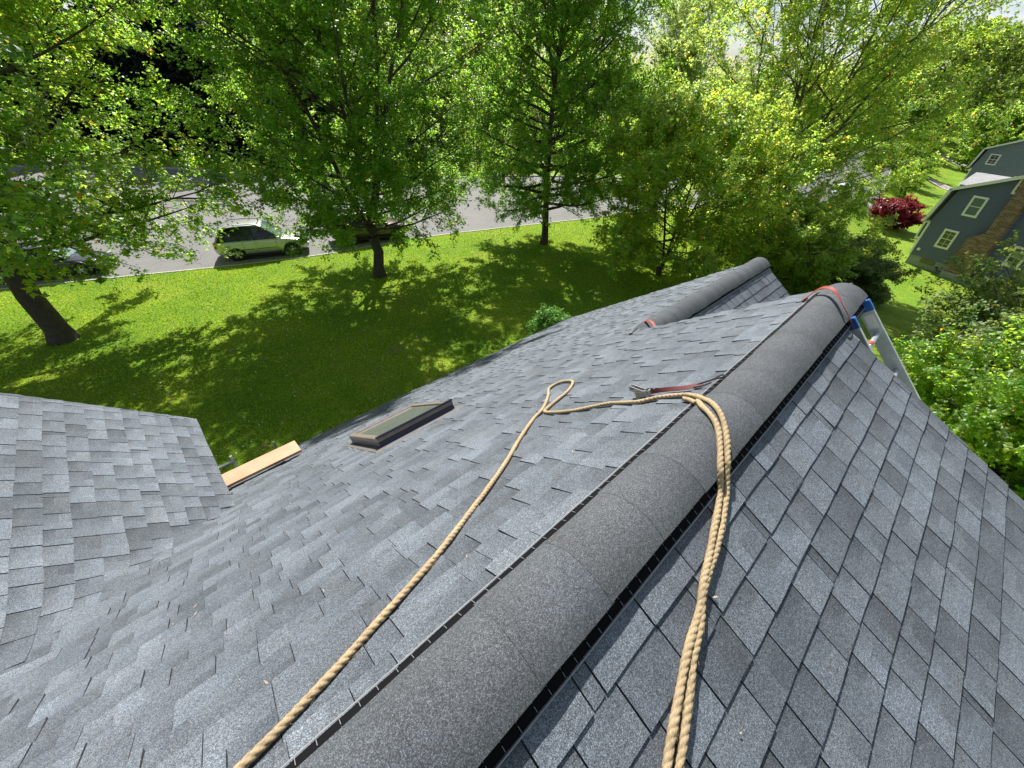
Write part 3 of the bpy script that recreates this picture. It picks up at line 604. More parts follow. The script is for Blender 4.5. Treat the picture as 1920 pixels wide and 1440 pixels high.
def tree(name, loc, H, R, seed, lm, label, cat='tree', group=None, tr=.22, base=.22, nprim=26, nsec=9, nter=5, nleaf=9, lsize=.13, up=(22, 72), lobed=True, bark='bark', profile='oval', forks=1, tonev=.25, droop=.0, squash=1.0, gap=0.0, yellow=.12):
    rr = random.Random(seed); rs = np.random.RandomState(seed); root = empty(name, loc, label, cat, group)
    g = MB(); tips = []; 
    def env(t):   # crown half width at relative height t (0 = crown base, 1 = top)
        if profile == 'oval': return R * math.sqrt(max(0.0, 1 - ((t - .42) / .62) ** 2)) 
        if profile == 'high': return R * (.50 + .50 * S(t / .42)) * math.sqrt(max(0.0, 1 - max(0, (t - .5) / .54) ** 2))
        if profile == 'round': return R * math.sqrt(max(0.0, 1 - ((t - .5) / .56) ** 2))
        if profile == 'vase': return R * (.35 + .65 * math.sin(math.pi * min(1, t * .85 + .05)))
        return R * (1 - t) ** .85 + .05
    def limb(p, d, L, r0, r1, n, wig, grav, sides):
        pts = [p.copy()]; dd = d.copy(); rad = [r0]
        for i in range(n):
            dd = (dd + Vector((rr.gauss(0, wig), rr.gauss(0, wig), rr.gauss(0, wig) + grav))).normalized(); p = p + dd * (L / n); pts.append(p.copy()); rad.append(r0 + (r1 - r0) * (i + 1) / n)
        g.tube(pts, rad, sides, cap=False); return pts, rad
    def along(pts, t):
        u = t * (len(pts) - 1); i = min(int(u), len(pts) - 2); return pts[i].lerp(pts[i + 1], u - i), (pts[i + 1] - pts[i]).normalized()
    leaders = []
    hb = base * H
    flare = [Vector((0, 0, -.3)), Vector((0, 0, .12)), Vector((rr.gauss(0, .02), rr.gauss(0, .02), .45)), Vector((rr.gauss(0, .05), rr.gauss(0, .05), hb * .6)), Vector((rr.gauss(0, .08), rr.gauss(0, .08), hb))]
    g.tube(flare, [tr * 1.7, tr * 1.35, tr * 1.08, tr, tr * .92], 12, cap=False)
    top = flare[-1]
    for f in range(forks):
        az = 2 * math.pi * (f + rr.random() * .5) / max(1, forks); tilt = 0.04 if forks == 1 else rr.uniform(.18, .42)
        d = Vector((math.cos(az) * math.sin(tilt), math.sin(az) * math.sin(tilt), math.cos(tilt)))
        hh = (H - hb) * (rr.uniform(.86, .96) if f else .96) / math.cos(tilt) 
        pts, rad = limb(top, d, hh, tr * (.88 if forks == 1 else .88 / forks ** .42), .02, 11, .045, .03 if forks > 1 else 0, 8); leaders.append((pts, rad))
    for i in range(nprim):
        L_ = leaders[i % forks]; t = (i + rr.random() * .8) / nprim; t = t * .93 + .01
        p, dl = along(L_[0], t); tt = (p.z - hb) / max(.1, H - hb); ang = R_(90 - (up[0] + (up[1] - up[0]) * tt) + rr.uniform(-9, 9)); az = i * 2.39996 + rr.uniform(-.4, .4)
        d = Vector((math.cos(az) * math.sin(ang), math.sin(az) * math.sin(ang), math.cos(ang)))
        e = env(min(1, tt + .22 * math.cos(ang))); out_now = math.hypot(p.x, p.y); L = max(.4, (e - out_now * .6) / max(.35, math.sin(ang)) * rr.uniform(.78, 1.12))
        L = min(L, max(.25, (H - p.z)) / max(.30, math.cos(ang)) * .80 + .12)
        r0 = L_[1][min(int(t * (len(L_[1]) - 1)), len(L_[1]) - 1)] * .55 + .008
        pts, rad = limb(p, d, L, r0, .010, 7, .07, .05 - droop, 6)
        ns = max(3, int(nsec * min(1.3, L / (R * .6) + .25)))
        for j in range(ns):
            t2 = .18 + .82 * (j + rr.random()) / ns; q, dq = along(pts, min(t2, .999)); L2 = L * rr.uniform(.22, .42) * (1.15 - t2 * .55) + .15
            d2 = axis_perp(dq, R_(rr.uniform(30, 65)), rr.uniform(0, 6.283)); d2.z = d2.z * squash - droop * .4; d2.normalize()
            if gap and rr.random() < gap: continue
            p2, _ = limb(q, d2, L2, r0 * .35 * (1.1 - t2) + .006, .004, 4, .10, .03 - droop, 4)
            nt3 = max(2, int(nter * min(1.4, L2 / (R * .22) + .3)))
            for k in range(nt3):
                t3 = .2 + .8 * (k + rr.random()) / nt3; q3, dq3 = along(p2, min(t3, .999)); L3 = rr.uniform(.22, .55) * (R / 6) ** .5
                d3 = axis_perp(dq3, R_(rr.uniform(25, 70)), rr.uniform(0, 6.283)); p3, _ = limb(q3, d3, L3, .006, .003, 2, .12, -.02, 3)
                tips.append((q3, p3[-1], min(1, math.hypot(q3.x, q3.y) / max(.5, env(tt)))))
    tips.append((leaders[0][0][-2], leaders[0][0][-1], 1)); print('TREE', name, len(tips), len(tips) * nleaf)
    g.build('trunk', M[bark], root, smooth=True)
    A = np.array([tuple(t[0]) for t in tips]); B = np.array([tuple(t[1]) for t in tips]); n = len(A); N = n * nleaf
    idx = np.repeat(np.arange(n), nleaf); f = rs.uniform(.15, 1.1, N)[:, None]; P = A[idx] * (1 - f) + B[idx] * f + rs.normal(0, .08 * (R / 6) ** .3, (N, 3))
    Nn = np.stack([rs.normal(0, .55, N), rs.normal(0, .55, N), np.ones(N) * .9], 1)
    Nn[:, :2] += (P[:, :2] / (np.abs(P[:, :2]).max() + 1e-6)) * .55
    sz = lsize * rs.uniform(.55, 1.25, N)
    cl = rs.normal(0, 1, n)[idx]; base_t = np.clip(1 + tonev * .6 * cl + tonev * .5 * rs.normal(0, 1, N), .4, 1.9)
    yl = np.clip((rs.normal(0, 1, n)[idx] * .5 + rs.normal(0, 1, N) * .4), -1, 1.6) * yellow * 1.6
    T = np.stack([base_t * (1 + yl * 1.6), base_t * (1 + yl * .35), base_t * (1 - yl * .3)], 1)
    warm = rs.random(N) < (.012 if lm.startswith('maple') else 0); T[warm] *= np.array([2.4, .75, .8])
    leaf_mesh(P, Nn, sz, T, 'crown', ML[lm], root, lobed=lobed, rs=rs)
    return root
MG = 'maples along the lawn in front of the road'
tree('maple_tree', (-3.4, 20.6, gz(0, 20)), 17.5, 9.0, 21, 'maple', 'thick-trunked spreading maple at the left, beside the dark sedan', group=MG, tr=.33, base=.17, nprim=84, nsec=13, nter=6, nleaf=21, lsize=.135, forks=4, up=(-3, 66), yellow=.12, profile='oval')
tree('maple_tree', (8.7, 18.8, gz(0, 20)), 18.0, 6.7, 22, 'maple_dark', 'tall maple with many upright stems growing between the silver and the brown parked cars', group=MG, tr=.25, base=.11, nprim=92, nsec=12, nter=6, nleaf=21, lsize=.120, forks=5, up=(-2, 76), yellow=.08, profile='oval')
tree('maple_tree', (19.3, 17.0, gz(0, 20)), 17.5, 5.6, 23, 'maple_dark', 'slim upright maple standing between the bushy middle maple and the wide right one', group=MG, tr=.20, base=.11, nprim=88, nsec=11, nter=6, nleaf=20, lsize=.120, forks=1, up=(-10, 78), yellow=.08)
tree('maple_tree', (32.5, 8.6, gz(32.5, 8.6)), 17.5, 8.5, 24, 'maple_bright', 'wide airy maple behind the lower ridge, its grey branches fanning up and right', group=MG, tr=.30, base=.10, nprim=84, nsec=12, nter=6, nleaf=16, lsize=.140, forks=6, up=(6, 70), yellow=.10, bark='barkgrey')
tree('maple_tree', (20.5, 9.4, gz(20, 9)), 7.8, 4.9, 25, 'maple_bright', 'low yellow-green maple crown just beyond the far eave', group=MG, tr=.12, base=.08, nprim=54, nsec=11, nter=6, nleaf=19, lsize=.125, forks=3, up=(-4, 72), yellow=.14)
tree('young_tree', (25.6, 15.2, gz(26, 15)), 6.5, 2.4, 26, 'maple', 'small slender tree with a bare thin trunk at the lawn edge', tr=.09, base=.30, nprim=22, nsec=7, nter=4, nleaf=12, lsize=.14, forks=1)
# shrubs and trees on the right, down the slope
SG = 'shrubs and small trees on the downhill side of the house'
tree('hemlock_tree', (30.5, 2.4, gz(31, 2.3)), 2.9, 2.5, 31, 'hemlock', 'feathery hemlock at the left edge of the neighbour lawn', group=SG, tr=.10, base=.04, nprim=54, nsec=10, nter=5, nleaf=14, lsize=.13, up=(-2, 40), lobed=False, profile='round', droop=.03, squash=.4)
tree('hemlock_tree', (23.0, -4.7, gz(25, -3.8) - .3), 3.0, 3.9, 32, 'hemlock', 'open feathery hemlock with dark bare branches beside the ladder', group=SG, tr=.13, base=.06, nprim=60, nsec=10, nter=5, nleaf=12, lsize=.125, up=(0, 60), lobed=False, profile='round', droop=.02, squash=.5, forks=3, gap=.10)
tree('hemlock_tree', (29.5, -6.2, gz(30.0, -5.6)), 2.3, 3.4, 33, 'hemlock', 'feathery shrub in front of the air conditioner of the blue house', group=SG, tr=.09, base=.04, nprim=50, nsec=9, nter=5, nleaf=14, lsize=.13, up=(0, 60), lobed=False, profile='round', squash=.5)
tree('leafy_shrub', (14.6, -4.4, gz(15.5, -4.6)), 3.0, 3.6, 34, 'maple', 'bright leafy shrub at the right edge below the back roof slope', group=SG, tr=.10, base=.05, nprim=56, nsec=11, nter=6, nleaf=15, lsize=.115, up=(0, 70), forks=3, profile='round')
tree('leafy_shrub', (19.6, -4.4, gz(20.5, -4.8)), 2.9, 3.8, 38, 'hemlock', 'mid green shrub between the bright leafy shrub and the open hemlock', group=SG, tr=.10, base=.05, nprim=50, nsec=10, nter=5, nleaf=13, lsize=.13, up=(0, 70), forks=3, profile='round')
tree('leafy_shrub', (25.2, 4.9, gz(26, 4.6)), 4.3, 3.4, 35, 'maple_bright', 'rounded green shrub just beyond the ridge end', group=SG, tr=.10, base=.05, nprim=48, nsec=10, nter=5, nleaf=14, lsize=.14, up=(0, 70), forks=2, profile='round')
tree('arborvitae', (8.35, 6.9, gz(8, 6.8)), 2.75, .75, 36, 'arbor', 'bright green arborvitae tip poking above the front eave', cat='shrub', tr=.05, base=.03, nprim=80, nsec=8, nter=4, nleaf=14, lsize=.065, up=(25, 75), lobed=False, profile='oval', tonev=.3)
tree('japanese_maple', (58.5, 3.9, gz(58.5, 3.9)), 2.3, 2.5, 37, 'red', 'red-leaved ornamental maple in front of the blue house', cat='shrub', tr=.08, base=.10, nprim=30, nsec=8, nter=5, nleaf=12, lsize=.18, up=(5, 50), profile='round', squash=.4, yellow=.02)
# distant trees: a few built, the rest copied
def far_copy(src, loc, sc_, rz, label, group):
    c = copy_tree(src); c.location = loc; c.scale = (sc_, sc_, sc_ * 1.0); c.rotation_euler.z = rz
    if label: c['label'] = label
    if group: c['group'] = group
    return c
rf = random.Random(77)
WG = 'dark trees of the wood across the road'
wl = 'dark tree in the shaded wood across the road'
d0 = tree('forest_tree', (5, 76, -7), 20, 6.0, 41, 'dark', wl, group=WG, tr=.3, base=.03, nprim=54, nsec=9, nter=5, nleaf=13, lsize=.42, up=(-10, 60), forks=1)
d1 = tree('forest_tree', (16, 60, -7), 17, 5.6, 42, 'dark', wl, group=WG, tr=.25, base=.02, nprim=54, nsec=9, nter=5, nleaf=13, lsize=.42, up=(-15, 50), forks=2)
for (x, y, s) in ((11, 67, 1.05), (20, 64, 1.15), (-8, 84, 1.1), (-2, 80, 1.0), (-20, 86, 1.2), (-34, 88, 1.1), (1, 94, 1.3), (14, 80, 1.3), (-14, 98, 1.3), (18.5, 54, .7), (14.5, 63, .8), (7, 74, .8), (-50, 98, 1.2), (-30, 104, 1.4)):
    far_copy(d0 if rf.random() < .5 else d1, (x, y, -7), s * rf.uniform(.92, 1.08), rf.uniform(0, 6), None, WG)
OG = 'spring-green trees beyond the road'; ol = 'tall spring-green tree beyond the road'; ml_ = 'leafy mid green tree beyond the road'
o0 = tree('deciduous_tree', (44, 52, -7), 17, 7.0, 43, 'olive', ol, group=OG, tr=.28, base=.14, nprim=50, nsec=9, nter=5, nleaf=12, lsize=.33, forks=4, up=(0, 70), bark='barkgrey', yellow=.02)
o1 = tree('deciduous_tree', (56, 40, -7), 12, 5.8, 44, 'maple', ml_, group=OG, tr=.25, base=.06, nprim=50, nsec=9, nter=5, nleaf=13, lsize=.28, forks=3, up=(-5, 70))
for (x, y, s, k) in ((24, 53, .8, 1), (31, 50, .75, 0), (29, 60, 1.1, 1), (28, 72, 1.3, 0), (36, 64, 1.2, 1), (43, 78, 1.4, 0), (38, 60, 1.15, 0), (50, 66, 1.3, 0), (62, 54, 1.0, 1), (38, 42, .60, 1), (45, 37, .50, 1), (33, 45, .55, 1), (51, 31, .5, 1), (66, 72, 1.4, 0), (74, 62, 1.2, 0), (52, 44, .9, 1), (59, 34, .75, 1), (66, 27, .6, 1), (36, 72, 1.4, 0), (84, 72, 1.2, 1), (68, 42, .9, 1), (76, 34, .8, 1), (26, 47, .5, 1), (74, 25, .5, 1), (84, 46, .9, 0)):
    far_copy(o1 if k else o0, (x, y, -7), s, rf.uniform(0, 6), ol if not k else ml_, OG)
tree('willow_tree', (110, 60, -8), 27, 11.5, 45, 'olive', 'huge loose-crowned tree with bare limbs against the sky, behind the spruce', tr=.5, base=.10, nprim=80, nsec=10, nter=5, nleaf=11, lsize=.34, forks=6, up=(24, 78), bark='barkgrey', lobed=False, profile='vase', yellow=.02)
tree('spruce_tree', (92, 52.5, -7.5), 13.5, 4.2, 46, 'blue', 'dark bluish spruce standing in front of the loose-crowned tree', tr=.2, base=.04, nprim=90, nsec=9, nter=4, nleaf=13, lsize=.30, up=(-12, 20), lobed=False, profile='cone', droop=.02, squash=.5)
RG = 'olive trees on the right skyline'; rl_ = 'large olive-green tree on the right skyline'
r0 = tree('deciduous_tree', (172, 14, -10), 26, 14, 47, 'olive', rl_, group=RG, tr=.5, base=.05, nprim=76, nsec=10, nter=5, nleaf=12, lsize=.55, forks=5, up=(5, 75), bark='barkgrey', profile='round', yellow=.02)
for (x, y, s) in ((190, 2, 1.05), (150, 26, .85), (185, 30, .85), (160, 42, .7), (200, -18, 1.0), (140, 52, .55), (215, 16, 1.0), (130, 70, .55), (150, 80, .6)):
    far_copy(r0, (x, y, -10), s, rf.uniform(0, 6), rl_, RG)
BG = 'bushy trees around the neighbouring lawns'; bl_ = 'bushy green tree by the neighbouring lawns'
b0 = tree('bushy_tree', (124, 0, -10), 9.5, 7.0, 48, 'maple', bl_, group=BG, tr=.25, base=.03, nprim=54, nsec=9, nter=5, nleaf=13, lsize=.32, forks=3, up=(-5, 70), profile='round')
for (x, y, s, lb) in ((103, 9.4, .52, 'rounded clipped-looking bush at the near edge of the far lawn'), (95, 9.5, .38, 0), (112, 12, .5, 0), (84, 11, .36, 0), (88, 6.6, .36, 'low bush in the shade below the rounded bush'), (78, 6.2, .30, 0), (130, 14, .8, 0), (144, 12, .8, 0), (150, -6, 1.1, 0), (112, -6, .8, 0), (136, -10, 1.1, 0), (72, 21, .55, 0), (82, 24, .7, 0), (96, 22, .8, 0), (64, 24, .5, 0), (118, 22, 1.0, 0)):
    far_copy(b0, (x, y, gz(x, y) - .2), s, rf.uniform(0, 6), lb or bl_, BG)
# distant wooded belt reading as one mass
def belt():
    rs = np.random.RandomState(5); P = []; 
    for k in range(150):
        az = R_(rs.uniform(-25, 128)); rad = rs.uniform(215, 300); c = np.array([math.cos(az) * rad, math.sin(az) * rad, -8.0]); Hh = rs.uniform(11, 19); Rr = rs.uniform(5, 9)
        n = 1500; q = rs.normal(size=(n, 3)); q /= np.linalg.norm(q, axis=1)[:, None]; q *= (rs.uniform(.55, 1.05, n) ** .5)[:, None]; q *= 1 + .12 * rs.normal(size=(n, 1))
        P.append(c + np.array([0, 0, Hh * .55]) + q * np.array([Rr, Rr, Hh * .52]))
    P = np.concatenate(P); N = len(P); cl = np.repeat(rs.normal(0, .16, 150), 1500); T = np.clip(1 + cl + rs.normal(0, .2, N), .4, 1.6)[:, None] * np.array([[1.0, 1.0, 1.05]])
    o = leaf_mesh(P, rs.normal(size=(N, 3)) + np.array([0, 0, .6]), rs.uniform(.5, 1.1, N), T, 'far_woods', ML['olive'], None, lobed=False, rs=rs); tag(o, 'distant belt of spring woods along the horizon', 'woods', kind='stuff')
belt()
# blades and clumps of grass on the lawn in front of the house
def grass():
    rs = np.random.RandomState(8); N = 330000
    x = rs.uniform(-14, 38, N); y = rs.uniform(5.5, 30, N); k = np.interp(x, [p[0] for p in nl], [p[1] for p in nl]) + rs.normal(0, .05, N); ok = (y < k - .0)
    dd = np.hypot(x - 6, y); ok &= rs.random(N) < np.clip(24 / np.maximum(dd, 1) , .35, 1); x = x[ok]; y = y[ok]; n = len(x)
    z = np.array([gz(a, b) for a, b in zip(x, y)]); h = rs.uniform(.035, .085, n); a = rs.uniform(0, 6.283, n); wd = rs.uniform(.012, .028, n); lx = rs.normal(0, .03, n); ly = rs.normal(0, .03, n)
    V = np.zeros((n, 3, 3), np.float32); V[:, 0] = np.stack([x - np.cos(a) * wd, y - np.sin(a) * wd, z - .01], 1); V[:, 1] = np.stack([x + np.cos(a) * wd, y + np.sin(a) * wd, z - .01], 1); V[:, 2] = np.stack([x + lx, y + ly, z + h], 1)
    me = bpy.data.meshes.new('grass'); me.vertices.add(n * 3); me.vertices.foreach_set('co', V.reshape(-1)); me.loops.add(n * 3); me.loops.foreach_set('vertex_index', np.arange(n * 3, dtype=np.int32)); me.polygons.add(n)
    me.polygons.foreach_set('loop_start', np.arange(n, dtype=np.int32) * 3); me.polygons.foreach_set('loop_total', np.full(n, 3, np.int32)); me.update(calc_edges=True)
    cl = np.sin(x * .9 + 1.3 * np.sin(y * .7)) * np.sin(y * .8 + x * .2); t = np.clip(1 + .18 * cl + rs.normal(0, .22, n), .5, 1.8); yl = np.clip(.15 * cl + rs.normal(0, .16, n), -.2, .8)
    T = np.ones((n, 3, 4), np.float32); T[:, :, :3] = np.stack([t * (1 + yl), t, t * (1 + yl * .5)], 1)[:, None]
    ca = me.color_attributes.new('tone', 'FLOAT_COLOR', 'POINT'); ca.data.foreach_set('color', T.reshape(-1)); me.materials.append(leaf_mat('grass_blade', (.20, .32, .020), (.46, .66, .03), .40, .6)); o = bpy.data.objects.new('grass', me); link(o)
    tag(o, 'mown grass blades of the sunlit and shaded front lawn', 'grass', kind='stuff')
grass()
# small white clover heads on the lawn, and bits of debris on the shingles
rr = random.Random(4); g = MB()
for _ in range(900):
    x = rr.uniform(-10, 30); y = rr.uniform(7, 20); q = rr.uniform(.010, .020); z = gz(x, y) + .07; g.face([(x - q, y, z), (x, y - q, z), (x + q, y, z), (x, y + q, z + .01)])
tag(g.build('clover_flowers', M['white']), 'tiny white clover heads scattered over the front lawn', 'flowers', kind='stuff')
g = MB()
for _ in range(80):
    x = rr.uniform(-.8, 3.6); s_ = rr.uniform(.3, 3.0); f_ = back if rr.random() < .45 else front
    if f_ is back and x > 3.1: continue
    p = Vector(f_(x, s_, .014)); q = rr.uniform(.0015, .0045); a = rr.uniform(0, 6.28); u = Vector((math.cos(a), math.sin(a), 0)) * q * rr.uniform(1, 3.5); v = Vector((-math.sin(a), math.cos(a), 0)) * q
    g.face([p - u, p - v * .6, p + u, p + v]); 
tag(g.build('roof_debris', mat('dry_debris', (.34, .27, .18), .9)), 'dry seeds and shingle crumbs scattered on the roof', 'debris', kind='stuff')
# ---------------------------------------------------------------- cars
M['tyre'] = mat('tyre_rubber', (.012, .012, .013), .75); M['rim'] = mat('alloy_rim', (.6, .6, .62), .3, metal=.9); M['carglass'] = mat('car_glass', (.008, .010, .011), .08, spec=.5, coat=.15)
M['screen'] = mat('windscreen_glass', (.10, .17, .17), .06, spec=.8, coat=.8); M['cardark'] = mat('car_black_trim', (.012, .012, .013), .5)
M['lamp'] = mat('headlight_lens', (.6, .62, .65), .1, spec=.8, coat=1); M['tail'] = mat('tail_light', (.35, .01, .01), .15, coat=1); M['amber'] = mat('amber_marker', (.6, .18, .01), .2, coat=.5)
def carpaint(n, c, me=.3): return mat(n, c, .28, metal=me, coat=.9)
def car(name, loc, rz, label, paint, L=4.6, W=1.82, H=1.68, suv=True, group='cars parked along the kerb', rails=True, roofglass=False):
    root = empty(name, loc, label, 'car', group, rz); h = L / 2; wr = .345 if suv else .33; xf = h - .90; xr = -h + .98
    belt = 1.02 if suv else .90; hood = .99 if suv else .86; gc = .24 if suv else .18
    # body: stations from tail to nose: x, bottom, belt height, top-centre height, half width scale
    if suv: ST = [(-h, .55, .80, .84, .86), (-h + .05, .38, .96, 1.0, .93), (-h + .25, gc, belt + .02, belt + .04, .985), (-h + .9, gc, belt + .02, belt + .04, 1), (-.3, gc, belt, belt + .03, 1), (.75, gc, belt - .01, belt + .03, 1), (1.05, gc, hood - .02, hood + .05, .995), (1.5, gc, hood - .09, hood, .98), (h - .35, gc, hood - .17, hood - .09, .94), (h - .12, .28, hood - .26, hood - .20, .87), (h, .40, hood - .42, hood - .38, .76)]
    else: ST = [(-h, .50, .80, .84, .80), (-h + .06, .36, .92, .97, .90), (-h + .30, gc + .02, belt + .03, belt + .09, .96), (-h + .9, gc, belt + .02, belt + .06, 1), (-.3, gc, belt, belt + .03, 1), (.7, gc, belt - .02, belt + .02, 1), (1.0, gc, hood - .02, hood + .05, .995), (1.6, gc, hood - .10, hood, .98), (h - .4, gc, hood - .18, hood - .08, .93), (h - .14, .24, hood - .28, hood - .19, .84), (h, .34, hood - .42, hood - .36, .70)]
    g = MB(); rows = []
    for x, zb, zt, zc, ws in ST:
        w2 = W / 2 * ws; half = [(0, zb), (w2 * .80, zb), (w2 * .955, zb + .06), (w2 * .985, zb + (zt - zb) * .30), (w2, zb + (zt - zb) * .62), (w2 * .975, zt - .05), (w2 * .90, zt + .005), (w2 * .6, zt * .3 + zc * .7), (0, zc)]
        rows.append([(x, y, z) for y, z in half] + [(x, -y, z) for y, z in reversed(half[1:-1])] + [(x, 0, zb)])
    g.grid(rows); g.face(rows[0][:-1]); g.face(list(reversed(rows[-1][:-1])))
    b = g.build('body', paint, root, smooth=True); 
    m = b.modifiers.new('weld', 'WELD'); m.merge_threshold = .001; s = b.modifiers.new('sub', 'SUBSURF'); s.levels = 1; s.render_levels = 2
    # greenhouse
    if suv: GT = [(-h + .16, belt, 0), (-h + .52, H - .09, 1), (-h + .95, H - .015, 1), (-.35, H, 1), (.12, H - .06, 1), (1.0, belt + .0, 0)]
    else: GT = [(-h + .62, belt + .04, 0), (-h + 1.45, H - .08, 1), (-h + 1.9, H - .01, 1), (-.15, H, 1), (.28, H - .06, 1), (1.15, belt, 0)]
    bw = W / 2 * .94; tw = W / 2 * (.76 if suv else .72)
    x0, z0 = GT[0][:2]; x5, z5 = GT[-1][:2]
    g = MB()
    roof = [(x, z) for x, z, k in GT[1:-1]]
    def bx(i): return x0 + (x5 - x0) * (i + 1) / (len(roof) + 1)
    for sg in (1, -1):
        g = MB(); prev = ((x0, sg * bw, z0), (x0, sg * bw, z0))
        for i, (x, z) in enumerate(roof):
            lo = (max(min(x, x5 - .1), x0 + .05), sg * bw, belt); hi = (x, sg * tw, z - .035)
            if i == 0: g.face([prev[0], lo, hi])
            else: g.face([prev[0], lo, hi, prev[1]])
            prev = (lo, hi)
        g.face([prev[0], (x5, sg * bw * .97, z5), prev[1]])
        g.build('side_glass', M['carglass'], root)
    xa, za = roof[-1]; g = MB(); g.grid([[(x5 + .10 * (1 - abs(k)), k * bw * .95, z5 - .01), ] + [(x5 + (xa - x5) * f + .10 * (1 - abs(k)) * (1 - f * .5), k * (bw * .95 + (tw * .97 - bw * .95) * f), z5 + (za - z5) * f + .03 * math.sin(f * 3.14)) for f in (.33, .66, 1)] for k in frange(-1, 1, 7)]); g.build('windscreen', M['screen'], root, smooth=True)
    xr0, zr0 = roof[0]; g = MB(); g.grid([[(x0 + (xr0 - x0) * f - .05 * (1 - abs(k)) * (1 - f), k * (bw * .93 + (tw * .97 - bw * .93) * f), z0 + (zr0 - z0) * f + .01) for f in (0, .5, 1)] for k in frange(-1, 1, 7)]); g.build('rear_window', M['carglass'], root, smooth=True)
    g = MB(); rws = []
    for x, z in roof: rws.append([(x, k * (tw + .012), z - .04 * abs(k) ** 3 + .0) for k in frange(-1, 1, 9)])
    rws.insert(0, [(roof[0][0] - .10, p[1] * .97, p[2] - .05) for p in rws[0]]); rws.append([(roof[-1][0] + .08, p[1] * .98, p[2] - .045) for p in rws[-1]])
    g.grid(rws); r_ = g.build('roof', paint, root, smooth=True); so = r_.modifiers.new('s', 'SOLIDIFY'); so.thickness = .05; s = r_.modifiers.new('sub', 'SUBSURF'); s.levels = 1; s.render_levels = 2
    if roofglass:
        g = MB(); zz = roof[2][1] + .012
        for a_, b_ in ((-.95, -.35), (-.25, .05)): g.box(((a_ + b_) / 2, 0, zz - .008 + (.0 if b_ < 0 else -.012)), (b_ - a_, W * .48, .012))
        g.build('sunroof', M['carglass'], root)
    if rails:
        for sg in (1, -1): g = MB(); g.tube([(roof[0][0] + .1, sg * (tw - .03), roof[0][1] + .01), (roof[1][0], sg * (tw - .03), H + .035), (roof[2][0], sg * (tw - .03), H + .04), (roof[3][0] - .05, sg * (tw - .03), roof[3][1] + .01)], .016, 6); g.build('roof_rail', M['cardark'], root)
    # pillars
    for sg in (1, -1):
        g = MB(); g.tube([(x5 + .02, sg * bw * .97, z5), (xa, sg * (tw + .0), za - .02)], .032, 6); g.build('pillar', paint, root)
        g = MB(); g.tube([(x0, sg * bw * .97, z0), (xr0, sg * tw, zr0 - .02)], .05 if suv else .045, 6); g.build('pillar', paint, root)
        for xp in (-.30, ) + ((xr + .25,) if suv else (xr + .45,)): g = MB(); g.tube([(xp, sg * (bw + .004), belt), (xp - .05, sg * (tw + .006), H - .06)], .028, 5); g.build('door_pillar', M['cardark'], root)
    for sg in (1, -1):
        g = MB(); g.box((.86, sg * (W / 2 + .07), belt + .06), (.16, .17, .13), Matrix.Rotation(sg * .2, 3, 'Z')); bevel(g.build('mirror', paint, root), .04, 3)
        g = MB()
        for xd in (-.30, .72, xr + .42): g.box((xd, sg * (W / 2 - .001), .66), (.008, .012, .62))
        g.box((.2, sg * (W / 2 + .001), .56), (.95, .014, .025)); g.box((-.85, sg * (W / 2 + .001), .56), (.85, .014, .025)); g.build('door_gap', M['cardark'], root)
        for xd in (-.12, -1.05):
            g = MB(); g.box((xd, sg * (W / 2 + .004), .86), (.17, .03, .028)); bevel(g.build('door_handle', paint, root), .008)
        g = MB(); g.box((h - .20, sg * W / 2 * .78, hood - .27), (.30, .30, .14), Matrix.Rotation(-sg * .55, 3, 'Z')); bevel(g.build('headlight', M['lamp'], root), .05, 3)
        g = MB(); g.box((-h + .12, sg * W / 2 * .86, .86 if suv else .80), (.16, .16, .34 if suv else .14), Matrix.Rotation(sg * .3, 3, 'Z')); bevel(g.build('tail_light', M['tail'], root), .04, 2)
        g = MB(); g.box((h - .50, sg * W / 2 * .965, hood - .30), (.12, .03, .03)); g.build('side_marker', M['amber'], root)
        g = MB(); g.box((0, sg * (W / 2 * .955), gc + .03), (L - 2.9, .05, .10)); g.build('sill', M['cardark'], root)
        for xw in (xf, xr):
            g = MB(); yy = sg * (W / 2 - .10)
            # dark arch lining, then the wheel
            g.tube([(xw, sg * (W / 2 - .3), wr), (xw, sg * (W / 2 - .012), wr)], wr + .075, 28)
            g.build('wheel_arch', M['cardark'], root)
            wh = bpy.data.objects.new('wheel', None); link(wh); wh.parent = root; wh.location = (xw, sg * (W / 2 - .085), wr); wh.empty_display_size = .3
            g = MB(); prof = [(-.10, wr * .66), (-.11, wr * .93), (-.07, wr), (.07, wr), (.105, wr * .93), (.10, wr * .68)]
            g.grid([[(rad * math.sin(a), yyy, rad * math.cos(a)) for yyy, rad in prof] for a in frange(0, 2 * math.pi, 33)]); g.build('tyre', M['tyre'], wh, smooth=True)
            g = MB(); g.tube([(0, -.1, 0), (0, sg * .055, 0)], wr * .68, 28); g.build('spoke_shade_disc', M['cardark'], wh)  # black disc put in as the shade behind the spokes
            g = MB()
            for q in range(5):
                a = q * 2 * math.pi / 5
                for da in (-.17, .17): g.tube([(0, sg * .085, 0), (wr * .66 * math.sin(a + da), sg * .088, wr * .66 * math.cos(a + da))], [.030, .020], 5)
            g.tube([(0, sg * .05, 0), (0, sg * .10, 0)], .05, 12)
            g.grid([[((wr * .67 + dr) * math.sin(a), sg * yv, (wr * .67 + dr) * math.cos(a)) for dr, yv in ((0, .04), (0, .10), (.018, .10), (.02, .07))] for a in frange(0, 2 * math.pi, 29)]); g.build('rim', M['rim'], wh)
    g = MB(); g.box((h - .035, 0, hood - .36), (.05, W * .52, .16)); g.box((h - .045, 0, .40), (.05, W * .6, .12)); g.build('grille', M['cardark'], root)
